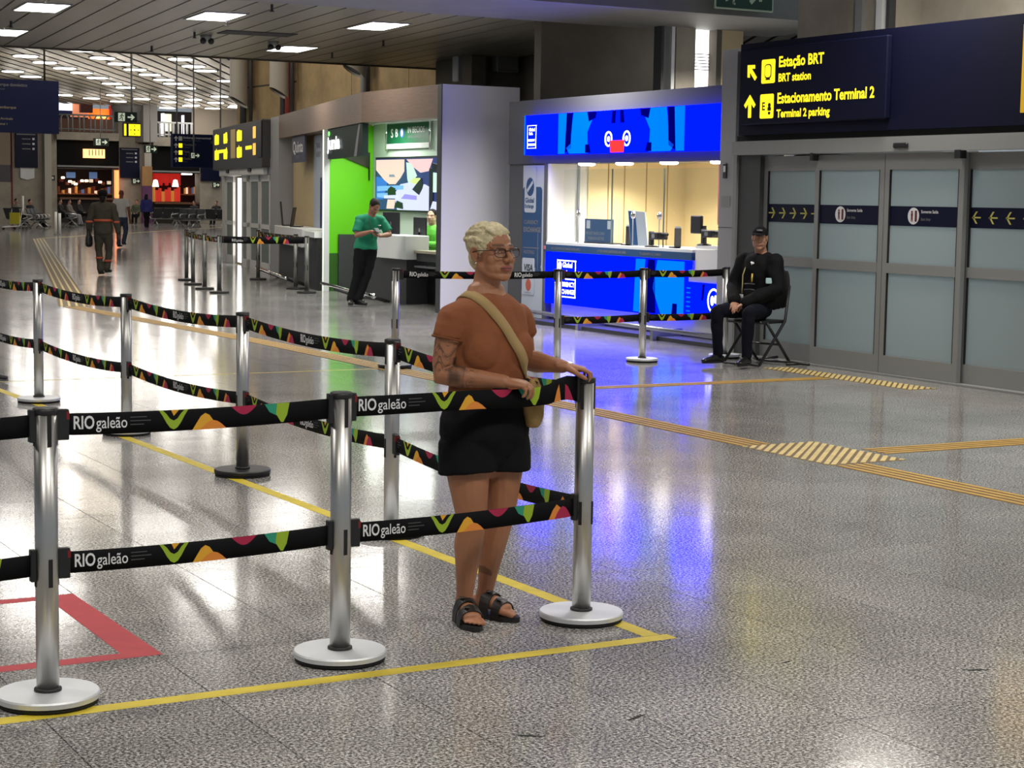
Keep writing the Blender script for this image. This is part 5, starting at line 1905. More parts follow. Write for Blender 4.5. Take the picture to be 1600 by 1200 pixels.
def hand(mb, wr, d, n, side, s=1.0, curls=(25, 40, 25), thumb=(.6, .7, .2), spread=.018):
    d = V(d).normalized()
    n = V(n)
    n = (n-d*n.dot(d)).normalized()
    l = d.cross(n)*side
    wr = V(wr)
    mb.limb([wr-d*.02, wr+d*.03*s, wr+d*.06*s, wr+d*.085*s], [(.025*s, .019*s), (.033*s, .018*s), (.038*s, .016*s), (.037*s, .0125*s)], 12, l)
    for i in range(4):
        L = (.070, .079, .073, .057)[i]*s
        p = wr+d*(.078, .083, .079, .071)[i]*s+l*(1.5-i)*spread*s
        P = [p]
        a = 0
        for k, f in enumerate((.46, .30, .24)):
            a += R(curls[k]+(i-1.5)*3)
            p = p+(d*math.cos(a)+n*math.sin(a))*L*f+l*(1.5-i)*.0015*s
            P.append(p)
        rr = (.0092, .0095, .0090, .0080)[i]*s
        mb.limb(P, [rr*1.08, rr, rr*.92, rr*.8], 8)
    t1 = (d*thumb[0]+l*thumb[1]+n*thumb[2]).normalized()
    t2 = (d*(thumb[0]+.35)+l*(thumb[1]*.45)+n*(thumb[2]+.2)).normalized()
    b = wr+d*.02*s+l*.024*s+n*.004
    mb.limb([b, b+t1*.038*s, b+t1*.038*s+t2*.03*s, b+t1*.038*s+t2*.052*s], [.0145*s, .0118*s, .0102*s, .0085*s], 8)


def head(mb, C, H, k=1.0, female=False, fine=True, wide=(1, 1, 1)):
    """skull and face into mb; C centre, H 3x3 orientation, face to -y"""
    def T(p):
        return V(C)+H @ V((p[0]*k*wide[0], p[1]*k*wide[1], p[2]*k*wide[2]))

    def ball(p, r):
        mb.ball(T(p), [a*k*w_ for a, w_ in zip(r, wide)], 16, 12, H)
    ball((0, .015, .038), (.074, .093, .080))
    ball((0, -.022, -.035), (.060 if female else .063, .066, .076))
    ball((0, -.066 if female else -.070, -.093 if female else -.097), (.024 if female else .027, .020, .020))
    if not fine:
        ball((0, -.098, -.02), (.014, .018, .02))
        for s in (-1, 1):
            ball((s*.077, .014, -.005), (.010, .018, .03))
        return T
    for s in (-1, 1):
        mb.limb([T((s*.057, .002, -.048)), T((s*.045, -.038, -.079)), T((s*.012, -.066, -.095))], [.019*k, .018*k, .017*k], 10)
        ball((s*.037, -.050, -.022), (.030, .026, .032))
        ball((s*.022, -.057, -.056), (.028, .024, .028))
        ball((s*.037, -.040, -.052), (.027, .030, .036))
        mb.limb([T((s*.050, -.058, .030)), T((s*.028, -.0725, .034)), T((s*.008, -.080, .027))], [.009*k, .011*k, .011*k], 8)
        ball((s*.0135, -.096, -.026), (.0105, .012, .009))
        # ear
        mb.limb([T((s*.074, .004, .022)), T((s*.081, .018, .028)), T((s*.083, .028, .012)), T((s*.080, .024, -.010)), T((s*.075, .010, -.030))], [.006*k, .006*k, .006*k, .006*k, .007*k], 8)
        ball((s*.074, .012, -.002), (.007, .014, .022))
        # eyelids
        up = [T((s*(.031+.0155*math.cos(a)), -.0715+.010*abs(math.cos(a))**2, .010+.0085*math.sin(a))) for a in (0, PI*.25, PI*.5, PI*.75, PI)]
        lo = [T((s*(.031+.0155*math.cos(a)), -.0705+.010*abs(math.cos(a))**2, .008-.0065*math.sin(a))) for a in (0, PI*.25, PI*.5, PI*.75, PI)]
        mb.limb(up, [.0035*k]*5, 8)
        mb.limb(lo, [.003*k]*5, 8)
        ball((s*.031, -.052, .009), (.017, .017, .014))
    mb.limb([T((0, -.080, .022)), T((0, -.092, .004)), T((0, -.104, -.015)), T((0, -.108, -.023))], [.009*k, .0085*k, .0105*k, .0125*k], 10)
    # lips, philtrum mound
    ball((0, -.080, -.055), (.027, .014, .022))
    mb.limb([T((-.029, -.079, -.057)), T((-.013, -.092, -.0515)), T((0, -.0955, -.0535)), T((.013, -.092, -.0515)), T((.029, -.079, -.057))], [.003*k, .0055*k, .0055*k, .0055*k, .003*k], 8)
    mb.limb([T((-.025, -.080, -.059)), T((-.011, -.0920, -.0650)), T((0, -.094, -.0655)), T((.011, -.0920, -.0650)), T((.025, -.080, -.059))], [.003*k, .0062*k, .0072*k, .0062*k, .003*k], 8)
    return T


def rings(J, W=1.0, D=1.0, grow=0.0, t0=-.12, t1=1.05, table=None):
    """torso cross-sections from crotch to neck base: points, (half width, half depth), lateral axes"""
    hv = (V(J['hipL'])-V(J['hipR'])).normalized()
    sv = (V(J['shL'])-V(J['shR'])).normalized()
    pel = (V(J['hipL'])+V(J['hipR']))/2
    nk = V(J['neck'])
    mid = V(J['waist']) if 'waist' in J else pel.lerp(nk, .45)
    table = table or [(-.10, .135, .105), (.05, .175, .122), (.18, .170, .118), (.38, .145, .105), (.60, .155, .115), (.80, .172, .118), (.92, .150, .095), (1.0, .085, .070), (1.06, .058, .058)]
    P, Q, L = [], [], []
    for t, a, b in table:
        if t < t0 or t > t1:
            continue
        c = (1-t)**2*pel+2*t*(1-t)*(2*mid-(pel+nk)/2)+t*t*nk if 0 <= t <= 1 else pel.lerp(nk, t)
        P.append(c)
        Q.append((a*W+grow, b*D+grow))
        L.append(hv.lerp(sv, max(0, min(1, t))).normalized())
    return P, Q, L


def add_body(mb, J, W=1, D=1, arm=1, leg=1, hands=True, hk=1.0, female=False, fine=True, table=None, feet=True, headrot=None):
    P, Q, L = rings(J, W*.97, D*.97, table=table)
    mb.limb(P, Q, 20, L)
    H = Matrix.Rotation(R(J.get('yaw', 0)), 3, 'Z') @ Matrix.Rotation(R(J.get('tilt', 0)), 3, 'Y') @ Matrix.Rotation(R(J.get('nod', 0)), 3, 'X')
    T = head(mb, J['head'], H, hk, female, fine, J.get('wide', (1, 1, 1)))
    nk = V(J['neck'])
    nr = .050 if female else .057
    mb.limb([nk-V((0, -.005, .05)), nk+V((0, 0, .01)), T((0, .020, -.06))], [nr*1.38, nr*1.15, nr*1.06], 14)
    # trapezius
    for s in 'LR':
        sh = V(J['sh'+s])
        mb.limb([lerp(nk, sh, .08)+V((0, .012, -.004)), lerp(nk, sh, .5)+V((0, .008, -.010)), sh+V((0, 0, .0))], [.049, .045, .047*arm], 12)
        el, wr = V(J['el'+s]), V(J['wr'+s])
        mb.limb([sh, lerp(sh, el, .4), lerp(sh, el, .8), el, lerp(el, wr, .3), lerp(el, wr, .75), wr],
                [.052*arm, .050*arm, .044*arm, .041*arm, .043*arm, .031*arm, .026*arm], 14)
        hp, kn, an = V(J['hip'+s]), V(J['kn'+s]), V(J['an'+s])
        cb = V(J['fwd']) if 'fwd' in J else V((0, -1, 0))
        mb.limb([hp, lerp(hp, kn, .35), lerp(hp, kn, .75), kn], [.092*leg, .088*leg, .070*leg, .058*leg], 16)
        back = -(V(J['toe'+s])-an)
        back.z = 0
        back.normalize()
        mb.limb([kn, lerp(kn, an, .28)+back*.012, lerp(kn, an, .6)+back*.006, lerp(kn, an, .9), an], [.056*leg, .059*leg, .045*leg, .034*leg, .036*leg], 14)
        if feet:
            d = -back
            z = an.z-.05
            mb.limb([V((an.x, an.y, z+.035))-d*.035, V((an.x, an.y, z+.04))+d*.03, V((an.x, an.y, z+.026))+d*.11, V((an.x, an.y, z+.018))+d*.155], [(.032, .032), (.034, .036), (.044, .024), (.040, .016)], 12, V((0, 0, 1)).cross(d))
            mb.limb([an, V((an.x, an.y, z+.045))+d*.02], [.036, .034], 12)
        if hands and 'ha'+s in J:
            d, n, cu, th = J['ha'+s]
            hand(mb, wr, d, n, 1 if s == 'R' else -1, J.get('hs', 1), cu, th)
        elif hands:
            d = (wr-el).normalized()
            mb.limb([wr, wr+d*.08, wr+d*.15], [(.022, .03), (.018, .038), (.012, .028)], 10, V((0, 1, 0)))
    return T, H


def add_top(mb, J, W=1, D=1, grow=.014, sleeve=.55, arm=1, t0=.0, table=None, long_=False, flare=0):
    P, Q, L = rings(J, W, D, grow, t0=t0, t1=1.0, table=table)
    if flare:
        Q[0] = (Q[0][0]+flare, Q[0][1]+flare)
    up = (P[-1]-P[-2]).normalized()
    P = [P[0]-V((0, 0, .004))]+P+[P[-1]+up*.022]
    Q = [(Q[0][0]*.9, Q[0][1]*.9)]+Q+[(Q[-1][0]*.7, Q[-1][1]*.7)]
    L = [L[0]]+L+[L[-1]]
    mb.tube(P, Q, 24, L)
    nk = V(J['neck'])
    for s in 'LR':
        sh, el, wr = V(J['sh'+s]), V(J['el'+s]), V(J['wr'+s])
        mb.limb([lerp(nk, sh, .34)+V((0, .008, -.018)), lerp(nk, sh, .65)+V((0, .007, -.014)), sh], [.050+grow, .047+grow, .053*arm+grow], 14)
        if long_:
            mb.limb([sh, lerp(sh, el, .5), el, lerp(el, wr, .5), lerp(el, wr, .96)], [.056*arm+grow, .05*arm+grow, .044*arm+grow*1.1, .040*arm+grow, .033*arm+grow], 14)
        else:
            e = lerp(sh, el, sleeve)
            mb.tube([sh-(e-sh)*.1, lerp(sh, e, .3), lerp(sh, e, .7), e, e], [.05*arm, .055*arm+grow*.9, .052*arm+grow*1.0, .050*arm+grow*1.15, .03], 16)


def add_trousers(mb, J, W=1, D=1, grow=.012, to=.97, leg=1, t1=.3, table=None, cuff=0, t0=-.12):
    P, Q, L = rings(J, W, D, grow, t0=t0, t1=t1, table=table)
    mb.limb(P, Q, 22, L)
    for s in 'LR':
        hp, kn, an = V(J['hip'+s]), V(J['kn'+s]), V(J['an'+s])
        if to < .5:
            e = lerp(hp, kn, to*2)
            mb.tube([hp+(hp-e)*.1, lerp(hp, e, .4), e, e+(hp-e)*.02], [.094*leg+grow, .096*leg+grow*1.3, .094*leg+grow*1.8, .05], 20)
        else:
            e = lerp(kn, an, to)
            mb.limb([hp, lerp(hp, kn, .5), kn], [.094*leg+grow, .083*leg+grow, .060*leg+grow], 16)
            mb.limb([kn, lerp(kn, an, .35), lerp(kn, an, .7), e], [.060*leg+grow, .060*leg+grow, .048*leg+grow+cuff*.5, .046*leg+grow+cuff], 14)


def add_shoe(name, J, s, m, par, k=1.0, sole=None, h=.0):
    an = V(J['an'+s])
    d = V(J['toe'+s])-an
    d.z = 0
    d.normalize()
    x = d.cross(V((0, 0, 1)))
    z = an.z-.075
    b = V((an.x, an.y, z))
    mb = MB()
    mb.limb([b+V((0, 0, .045))-d*.05*k, b+V((0, 0, .055))+d*.02*k, b+V((0, 0, .042))+d*.12*k, b+V((0, 0, .032))+d*.19*k], [(.038, .036), (.042, .044), (.048, .030), (.040, .020)], 14, x)
    mb.limb([an+V((0, 0, .02)), b+V((0, 0, .05))], [.042, .042], 12)
    me = remesh(mb, .008, 3, name)
    me.materials.append(m)
    o = link(name, me, par)
    so = MB()
    n = 18
    pl = []
    for i in range(n):
        a = 2*PI*i/n
        u, w_ = math.cos(a), math.sin(a)
        pl.append(b+d*(.065+u*.145)*k+x*w_*(.046 if u > 0 else .040))
    so.add([(p.x, p.y, z+.002) for p in pl]+[(p.x, p.y, z+.022) for p in pl], [[n-1-i for i in range(n)], list(range(n, 2*n))]+[[i, (i+1) % n, n+(i+1) % n, n+i] for i in range(n)])
    so.build('sole', sole or RUBBER, o)
    return o


SKINM = vcol_mat('skin', .5, .15, 300, vary=.05, vs=30)
HAIRD = mat('dark_hair', (.012, .010, .009), .7, bump=.4, bscale=140, spec=.2)


def part_mesh(name, mb, voxel, m, par, smooth=4, disp=None):
    me = remesh(mb, voxel, smooth, name)
    if disp:
        c, n = coords(me), normals(me)
        c = c+n*disp(c)[:, None]
        me.vertices.foreach_set('co', c.ravel())
        me.update()
    me.materials.append(m)
    return link(name, me, par)


def hair_cap(T, H, k=1.0, back=.0, long_=0, vol=0, wide=(1, 1, 1)):
    mb = MB()
    mb.ball(T((0, .024, .046)), ((.081+vol)*k*wide[0], (.094+vol)*k*wide[1], (.080+vol)*k*wide[2]), 20, 14, H)
    mb.ball(T((0, .062, -.012)), (.062*k, .046*k, .062*k), 16, 10, H)
    if long_:
        mb.limb([T((0, .05, .02)), T((0, .075, -.08)), T((0, .07, -.08-long_))], [(.085*k, .06*k), (.095*k, .05*k), (.07*k, .03*k)], 14, H @ V((1, 0, 0)))
    return mb


def wav(c, f, amp, seed=0):
    """cheap folded-cloth noise"""
    x, y, z = c[:, 0], c[:, 1], c[:, 2]
    return amp*(np.sin(f*(x*1.1+z*.7)+seed+2*np.sin(f*.37*(z-y)))*.6+np.sin(f*1.7*(y*.9-z*.6+x*.3)+seed*2+1.5*np.sin(f*.5*x))*.4)


# ---- the woman behind the belt
WTH = 9.2
J = dict(hipL=(.098, -.005, .745), hipR=(-.088, -.005, .745), neck=(.010, .004, 1.347), waist=(.006, -.012, 1.03),
         shL=(.170, .002, 1.232), shR=(-.158, .0, 1.236), head=(.020, -.020, 1.496), yaw=4, nod=-2,
         elR=(-.204, .008, 1.02), wrR=(-.045, -.196, 1.002), haR=((.72, -.66, -.10), (.05, .25, -1), (30, 55, 30), (.8, .4, .3)),
         elL=(.258, .055, 1.055), wrL=(.287, -.156, 1.044), haL=((.80, -.60, -.12), (0, 0, -1), (22, 62, 34), (.75, .62, .25)),
         knR=(-.082, -.045, .425), anR=(-.066, .022, .088), toeR=(-.128, -.150, .03),
         wide=(1.07, 1.05, .985), knL=(.088, -.010, .425), anL=(.074, .070, .088), toeL=(.112, -.10, .03), hs=.98)
TB = [(-.10, .14, .11), (.05, .186, .128), (.16, .186, .128), (.36, .152, .110), (.55, .154, .114), (.76, .172, .122), (.90, .158, .098), (.98, .095, .072), (1.06, .055, .055)]
wl = (3.449, 6.50, 0)
W = thing('person', 'woman with cropped blond hair, glasses and rust brown t-shirt, hand on the corner post', 'person', wl, R(WTH))
mb = MB()
T, H = add_body(mb, J, 1, 1, 1.06, 1.02, True, .98, True, True, TB, feet=False)
# bare feet with toes
for s in 'LR':
    an = V(J['an'+s])
    d = V(J['toe'+s])-an
    d.z = 0
    d.normalize()
    x = V((0, 0, 1)).cross(d)*(1 if s == 'L' else -1)     # outward
    b = V((an.x, an.y, .024))
    mb.limb([b+V((0, 0, .032))-d*.042, b+V((0, 0, .045))+d*.03, b+V((0, 0, .024))+d*.11], [(.031, .030), (.034, .036), (.042, .022)], 14, x)
    mb.limb([an, b+V((0, 0, .045))+d*.01], [.036, .036], 12)
    for i in range(5):
        L_ = (.052, .050, .044, .036, .028)[i]
        o_ = (-.030, -.012, .004, .018, .031)[i]
        r_ = (.0125, .0088, .0082, .0078, .0075)[i]
        p = b+d*(.125-.006*abs(i-.7))+x*o_+V((0, 0, .012))
        mb.limb([p-d*.02, p+d*L_*.5, p+d*L_+V((0, 0, -.004))], [r_, r_, r_*.9], 8)
body = remesh(mb, .0036, 3, 'body')
base = np.array(srgb(168, 114, 82))
dark = np.array(srgb(52, 42, 38))
Hm = np.array(H)
Cw = np.array(J['head'])


def wtone(c, col):
    q = (c-Cw) @ Hm/.98/np.array(J['wide'])          # head-local
    hd = c[:, 2] > 1.36
    lips = hd & (np.abs(q[:, 0]) < .0285) & (q[:, 1] < -.075) & (np.abs(q[:, 2]+.0585) < .0125*(1-(q[:, 0]/.031)**2)+.001)
    col[lips, :3] = srgb(150, 84, 76)
    line = lips & (np.abs(q[:, 2]+.0592-.0006*np.cos(q[:, 0]*150)) < .0016)
    col[line, :3] = srgb(80, 40, 36)
    ax = np.abs(q[:, 0])
    bw = np.abs(q[:, 2]-(.035+.10*(ax-.011)-2.2*(ax-.011)**2))
    brow = hd & (ax > .011) & (ax < .053) & (q[:, 1] < -.055) & (np.abs(q[:, 2]-(.034+.10*(ax-.011)-2.2*(ax-.011)**2)) < .006)
    kk = np.clip(1.6-bw/.0036, 0, 1)[brow, None]*.85
    col[brow, :3] = col[brow, :3]*(1-kk)+np.array(srgb(58, 42, 32))*kk
    lid = hd & (np.abs(ax-.031) < .0175) & (q[:, 1] < -.060) & (np.abs(q[:, 2]-(.0175-.0085*((ax-.031)/.0165)**2)) < .0019)
    col[lid, :3] = col[lid, :3]*.35
    fade = hd & (q[:, 1] > -.005) & (q[:, 2] > -.07) & (q[:, 1] < .12)
    # tattoos on her right arm
    sh, el, wr = (np.array(J[k_]) for k_ in ('shR', 'elR', 'wrR'))
    for a, b, lo, hi, f, sd, th in ((sh, el, .42, .98, 120, .4, .30), (el, wr, .12, .62, 90, 2.1, .0)):
        ab = b-a
        t = ((c-a) @ ab)/(ab @ ab)
        dist = np.linalg.norm(c-a-np.outer(t, ab), axis=1)
        m = (t > lo) & (t < hi) & (dist < .075)
        x, y, z = c[:, 0], c[:, 1], c[:, 2]
        n = np.sin(f*z+sd+2.4*np.sin(f*.55*(x-y)))+.8*np.sin(f*.8*(x+y)+3*np.sin(f*.45*z+sd))
        k_ = np.clip((.34-np.abs(n-.2))*5, 0, 1)*.72+np.clip((n-1.0)*3, 0, 1)*.6
        if lo < .2:
            blk = (t > .14) & (t < .40)
            k_ = np.where(blk, .55+.25*np.sin(f*2*x+1.5*np.sin(f*y)), k_*.7)
        k_ = np.clip(k_, 0, .8)
        k_ = k_*np.clip((t-lo)*14, 0, 1)*np.clip((hi-t)*14, 0, 1)
        col[m, :3] = col[m, :3]*(1-k_[m, None])+dark*k_[m, None]
    an = np.array(J['anL'])
    m = (np.linalg.norm(c-an-np.array([-.01, -.02, .11]), axis=1) < .042) & (np.sin(120*c[:, 2]+60*c[:, 0]) > -.2)
    col[m, :3] = col[m, :3]*.45+dark*.4


tone(body, base, wtone)
body.materials.append(SKINM)
link('body', body, W)
# t-shirt
TB2 = [q for q in TB if q[0] < .95]+[(.955, .108, .078)]
mb = MB()
add_top(mb, J, 1, 1, .012, .35, 1.06, .20, TB2)
for s in (-1, 1):
    mb.ball((s*.076+.008, -.078, 1.118), (.090, .074, .088), 18, 12)
mb.ball((.008, -.045, .99), (.135, .080, .10), 18, 12)
SHIRT = mat('rust_jersey', srgb(138, 80, 46), .85, var=.07, vscale=14, bump=.25, bscale=38)


def shirt_disp(c):
    lowr = np.clip((1.12-c[:, 2])/.18, 0, 1)
    arm_ = np.clip((np.abs(c[:, 0]-.0)-.11)/.05, 0, 1)*np.clip((c[:, 2]-1.08)/.05, 0, 1)
    return wav(c, 46, .0035)+wav(c, 24, .0125, 1.3)*lowr+wav(c, 34, .006, .6)*arm_+.004*np.sin(60*(c[:, 2]+.5*c[:, 0]))*lowr


shirt = part_mesh('t_shirt', mb, .006, SHIRT, W, 16, shirt_disp)
nk = V(J['neck'])
ringpts = [nk+V((.070*math.cos(a), -.006+.066*math.sin(a), -.018+.026*math.sin(a))) for a in [2*PI*i/20 for i in range(21)]]
MB().tube(ringpts, [(.009, .007)]*21, 8).build('collar', mat('rust_rib', srgb(124, 72, 42), .9), W)
# sleeve hems
for s in 'LR':
    sh, el = V(J['sh'+s]), V(J['el'+s])
    e = lerp(sh, el, .345)
    d = (el-sh).normalized()
    a = d.cross(V((0, 1, 0))).normalized()
    b = d.cross(a)
    MB().tube([e+(a*math.cos(t)+b*math.sin(t))*.0660 for t in [2*PI*i/24 for i in range(25)]], .0045, 6).build('sleeve_hem', mat('rust_rib'), W)
# shorts
mb = MB()
add_trousers(mb, J, 1, 1, .016, .195, 1.0, .40, TB, t0=0)
mb.ball((.005, -.004, .690), (.072, .122, .085), 14, 10)
part_mesh('shorts', mb, .007, mat('black_cotton', (.008, .008, .009), .9, bump=.3, bscale=50, spec=.12), W, 4, lambda c: wav(c, 40, .0018))
# hair: bleached crop with short waves
mb = hair_cap(T, H, .98, vol=.001, wide=J['wide'])
for i in range(90):
    a = rnd.uniform(-PI, PI)
    e = rnd.uniform(.05, 1.35)
    n = V((math.cos(e)*math.cos(a), math.cos(e)*math.sin(a), math.sin(e)))
    if n.y < -.30 and n.z < .62:
        continue
    p = V((n.x*.080, .024+n.y*.093, .046+n.z*.080))
    tdir = V((-n.y, n.x, 0)).normalized()*rnd.uniform(-.4, .4)+V((0, -1, 0))-n*n.dot(V((0, -1, 0)))
    tdir.normalize()
    q = p+tdir*.028+n*.003
    mb.limb([T(p-tdir*.01), T(p+tdir*.01+n*.005), T(q)], [.006, .0075, .005], 6)
for i in range(7):
    x = -.052+.0125*i
    z = .090-.35*x*x*8
    mb.limb([T((x, -.030, z+.018)), T((x+.006, -.052, z+.008)), T((x+.014, -.060, z-.002))], [.008, .008, .005], 6)
HAIRB = mat('bleached_hair', srgb(214, 200, 160), .6, var=.28, vscale=42, bump=.6, bscale=160, stretch=(1, 1.6, .7))
part_mesh('hair', mb, .0042, HAIRB, W, 2, lambda c: wav(c, 260, .0011))
# eyes
for s in (-1, 1):
    e = MB().ball(T((s*.031, -.0585, .009)), .0118, 14, 10, H).build('eye', mat('eye_white', srgb(206, 198, 190), .25), W)
    MB().ball(T((s*.031+.0015, -.0664, .0095)), (.0058, .0045, .0058), 12, 8, H).build('iris', mat('dark_iris', (.012, .007, .005), .15), e)
# glasses
gm = mat('tortoise_frame', srgb(52, 30, 22), .3)
g = MB()
for s in (-1, 1):
    P = [T((s*(.034+x), -.094+abs(x)*.15+.10*(x*(1 if x > 0 else .0)), .004+z)) for x, z in [(.028*math.copysign(abs(math.cos(a))**.75, math.cos(a)), .0180*math.copysign(abs(math.sin(a))**.75, math.sin(a))+(.003 if math.cos(a) > .3 and math.sin(a) > 0 else 0)) for a in [2*PI*i/22 for i in range(23)]]]
    g.tube(P, [.0017]*23, 6)
    g.tube(P[1:11], [.0026]*10, 6)
    g.tube([T((s*.062, -.086, .014)), T((s*.0745, -.066, .016)), T((s*.080, -.01, .014)), T((s*.081, .018, .010)), T((s*.079, .030, -.004))], .0022, 6)
g.tube([T((-.009, -.097, .012)), T((0, -.1005, .015)), T((.009, -.097, .012))], .002, 6)
go = g.build('glasses', gm, W)
for s in (-1, 1):
    P = [T((s*(.034+x), -.0935+abs(x)*.2, .004+z)) for x, z in [(.027*math.copysign(abs(math.cos(a))**.75, math.cos(a)), .0172*math.copysign(abs(math.sin(a))**.75, math.sin(a))) for a in [2*PI*i/18 for i in range(18)]]]
    MB().add(P, [list(range(18))]).build('lens', GLASS, go)
MB().ball(T((-.077, .006, -.036)), .0045, 8, 6).build('earring', CHROME, W)
wrR, wrL = V(J['wrR']), V(J['wrL'])
d_ = V(J['haL'][0]).normalized()
rp = wrL+d_*.105+V((.004, -.004, -.004))
# ring on the left hand
n_ = V((0, 0, -1))
l_ = d_.cross(n_)*-1
c0 = wrL+d_*.098+l_*.009+V((0, 0, -.012))
MB().tube([c0+(l_*math.cos(a)+V((0, 0, 1))*math.sin(a))*.0108 for a in [2*PI*i/14 for i in range(15)]], .0025, 6).build('finger_ring', BLACK, W)
# sandals
SM = mat('black_sandal_leather', (.014, .012, .011), .45)
for s in 'LR':
    an = V(J['an'+s])
    d = V(J['toe'+s])-an
    d.z = 0
    d.normalize()
    x = V((0, 0, 1)).cross(d)
    b = V((an.x, an.y, 0))
    n = 26
    ol = []
    for i in range(n):
        a = 2*PI*i/n
        u, w_ = math.cos(a), math.sin(a)
        ol.append(b+d*(.058+u*.128)+x*w_*(.050 if u > -.1 else .041))
    mb = MB()
    mb.add([(p.x, p.y, .001) for p in ol]+[(p.x, p.y, .022) for p in ol], [[n-1-i for i in range(n)], list(range(n, 2*n))]+[[i, (i+1) % n, n+(i+1) % n, n+i] for i in range(n)])
    sd = mb.build('sandal', SM, W)
    for o0, o1, hz in ((.014, .062, .116), (.078, .118, .088)):
        vs = []
        m_ = 12
        for k_ in range(m_+1):
            a = PI*k_/m_
            for off in (o0, o1):
                hh = hz-(.016 if off == o1 else 0)
                for ex in (0, .0035):
                    vs.append(b+d*off+x*math.cos(a)*(.051+ex)+V((0, 0, .012+math.sin(a)**.8*(hh-.012+ex))))
        fs = []
        for k_ in range(m_):
            p, q = 4*k_, 4*k_+4
            fs += [[p+1, q+1, q+3, p+3], [p, p+2, q+2, q], [p, q, q+1, p+1], [p+2, p+3, q+3, q+2]]
        st = MB().add(vs, fs).build('strap', SM, sd)
        a = PI*.62
        c = b+d*(o0+o1)/2+x*math.cos(a)*.054+V((0, 0, .012+math.sin(a)**.8*(hz-.012)+.002))
        MB(Matrix.Translation(c)).box(-.008, .008, -.011, .011, -.002, .003).build('buckle', mat('dull_buckle', (.18, .17, .16), .35, .9), sd)
# cross-body bag: strap found by shining rays at the shirt
dg = None
sv = BVHTree.FromPolygons([v.co[:] for v in shirt.data.vertices], [p.vertices[:] for p in shirt.data.polygons])


def hug(x, z, frontside=True):
    h = sv.ray_cast(V((x, -1 if frontside else 1, z)), V((0, 1 if frontside else -1, 0)))
    return h[0] if h[0] else None


sc_ = V((.055, .0, 1.13))
su_ = V((-.56, 0, .83)).normalized()
path, nrm = [], []
for i in range(61):
    an = R(-150+300*i/60)
    dr = su_*math.cos(an)+V((0, -1, 0))*math.sin(an)
    h = sv.ray_cast(sc_+dr, -dr)
    if h[0]:
        path.append(h[0])
        nrm.append(h[1])
for _ in range(3):
    path = [path[0]]+[(path[i-1]+path[i]*2+path[i+1])/4 for i in range(1, len(path)-1)]+[path[-1]]
    nrm = [nrm[0]]+[(nrm[i-1]+nrm[i]+nrm[i+1]).normalized() for i in range(1, len(nrm)-1)]+[nrm[-1]]
strap_m = mat('tan_strap', srgb(172, 144, 96), .8, bump=.3, bscale=400)
bag_m = mat('tan_canvas', srgb(158, 128, 76), .85, var=.1, vscale=20, bump=.3, bscale=200)
bag = thing('crossbody_bag', 'tan canvas cross-body bag with wide strap worn by the woman', 'bag', wl, R(WTH))
vs, fs = [], []
path = path+[V((.178, -.125, .975))]
nrm = nrm+[nrm[-1]]
for i, p in enumerate(path):
    tg = (path[min(i+1, len(path)-1)]-path[max(i-1, 0)]).normalized()
    out = nrm[i]
    out = (out-tg*out.dot(tg)).normalized()
    sd_ = tg.cross(out).normalized()
    q = p+out*.005
    for a, b in ((-.021, 0), (.021, 0), (.021, .003), (-.021, .003)):
        vs.append(q+sd_*a+out*b)
for i in range(len(path)-1):
    for k_ in range(4):
        fs.append([4*i+k_, 4*i+(k_+1) % 4, 4*i+4+(k_+1) % 4, 4*i+4+k_])
MB().add(vs, fs, True).build('strap', strap_m, bag)
mb = MB(Matrix.Translation((.178, -.105, .90)) @ Matrix.Rotation(R(38), 4, 'Z'))
mb.limb([(0, 0, -.075), (0, 0, -.02), (0, 0, .05), (0, 0, .085)], [(.078, .034), (.088, .042), (.082, .030), (.06, .014)], 18, V((1, 0, 0)))
part_mesh('pouch', mb, .007, bag_m, bag, 3, lambda c: wav(c, 70, .002))
for k_ in range(4):
    x0 = .150+.012*k_
    MB().tube([(x0, -.112-.004*k_, .975), (x0+.012, -.128, .93), (x0+.006, -.136, .885)], [.006, .009, .006], 6).build('fold', bag_m, bag)
MB().tube([(.168, -.120, .985), (.196, -.142, .90)], .003, 6).build('zip_cord', INKW, bag)

# ---- the seated guard
def std_pose(**k):
    """a standing figure, about 1.72 m"""
    J = dict(hipL=(.09, 0, .88), hipR=(-.09, 0, .88), neck=(0, .01, 1.44), shL=(.185, .01, 1.38), shR=(-.185, .01, 1.38), head=(0, -.01, 1.60),
             elL=(.235, .03, 1.10), elR=(-.235, .03, 1.10), wrL=(.245, -.06, .86), wrR=(-.245, -.06, .86),
             knL=(.095, -.01, .48), knR=(-.095, -.01, .48), anL=(.095, .03, .095), anR=(-.095, .03, .095), toeL=(.12, -.15, .03), toeR=(-.12, -.15, .03))
    J.update(k)
    return J


def tall(J, f):
    for k_, v in list(J.items()):
        if isinstance(v, tuple) and len(v) == 3 and not isinstance(v[0], tuple):
            J[k_] = tuple(c*f for c in v)
    return J


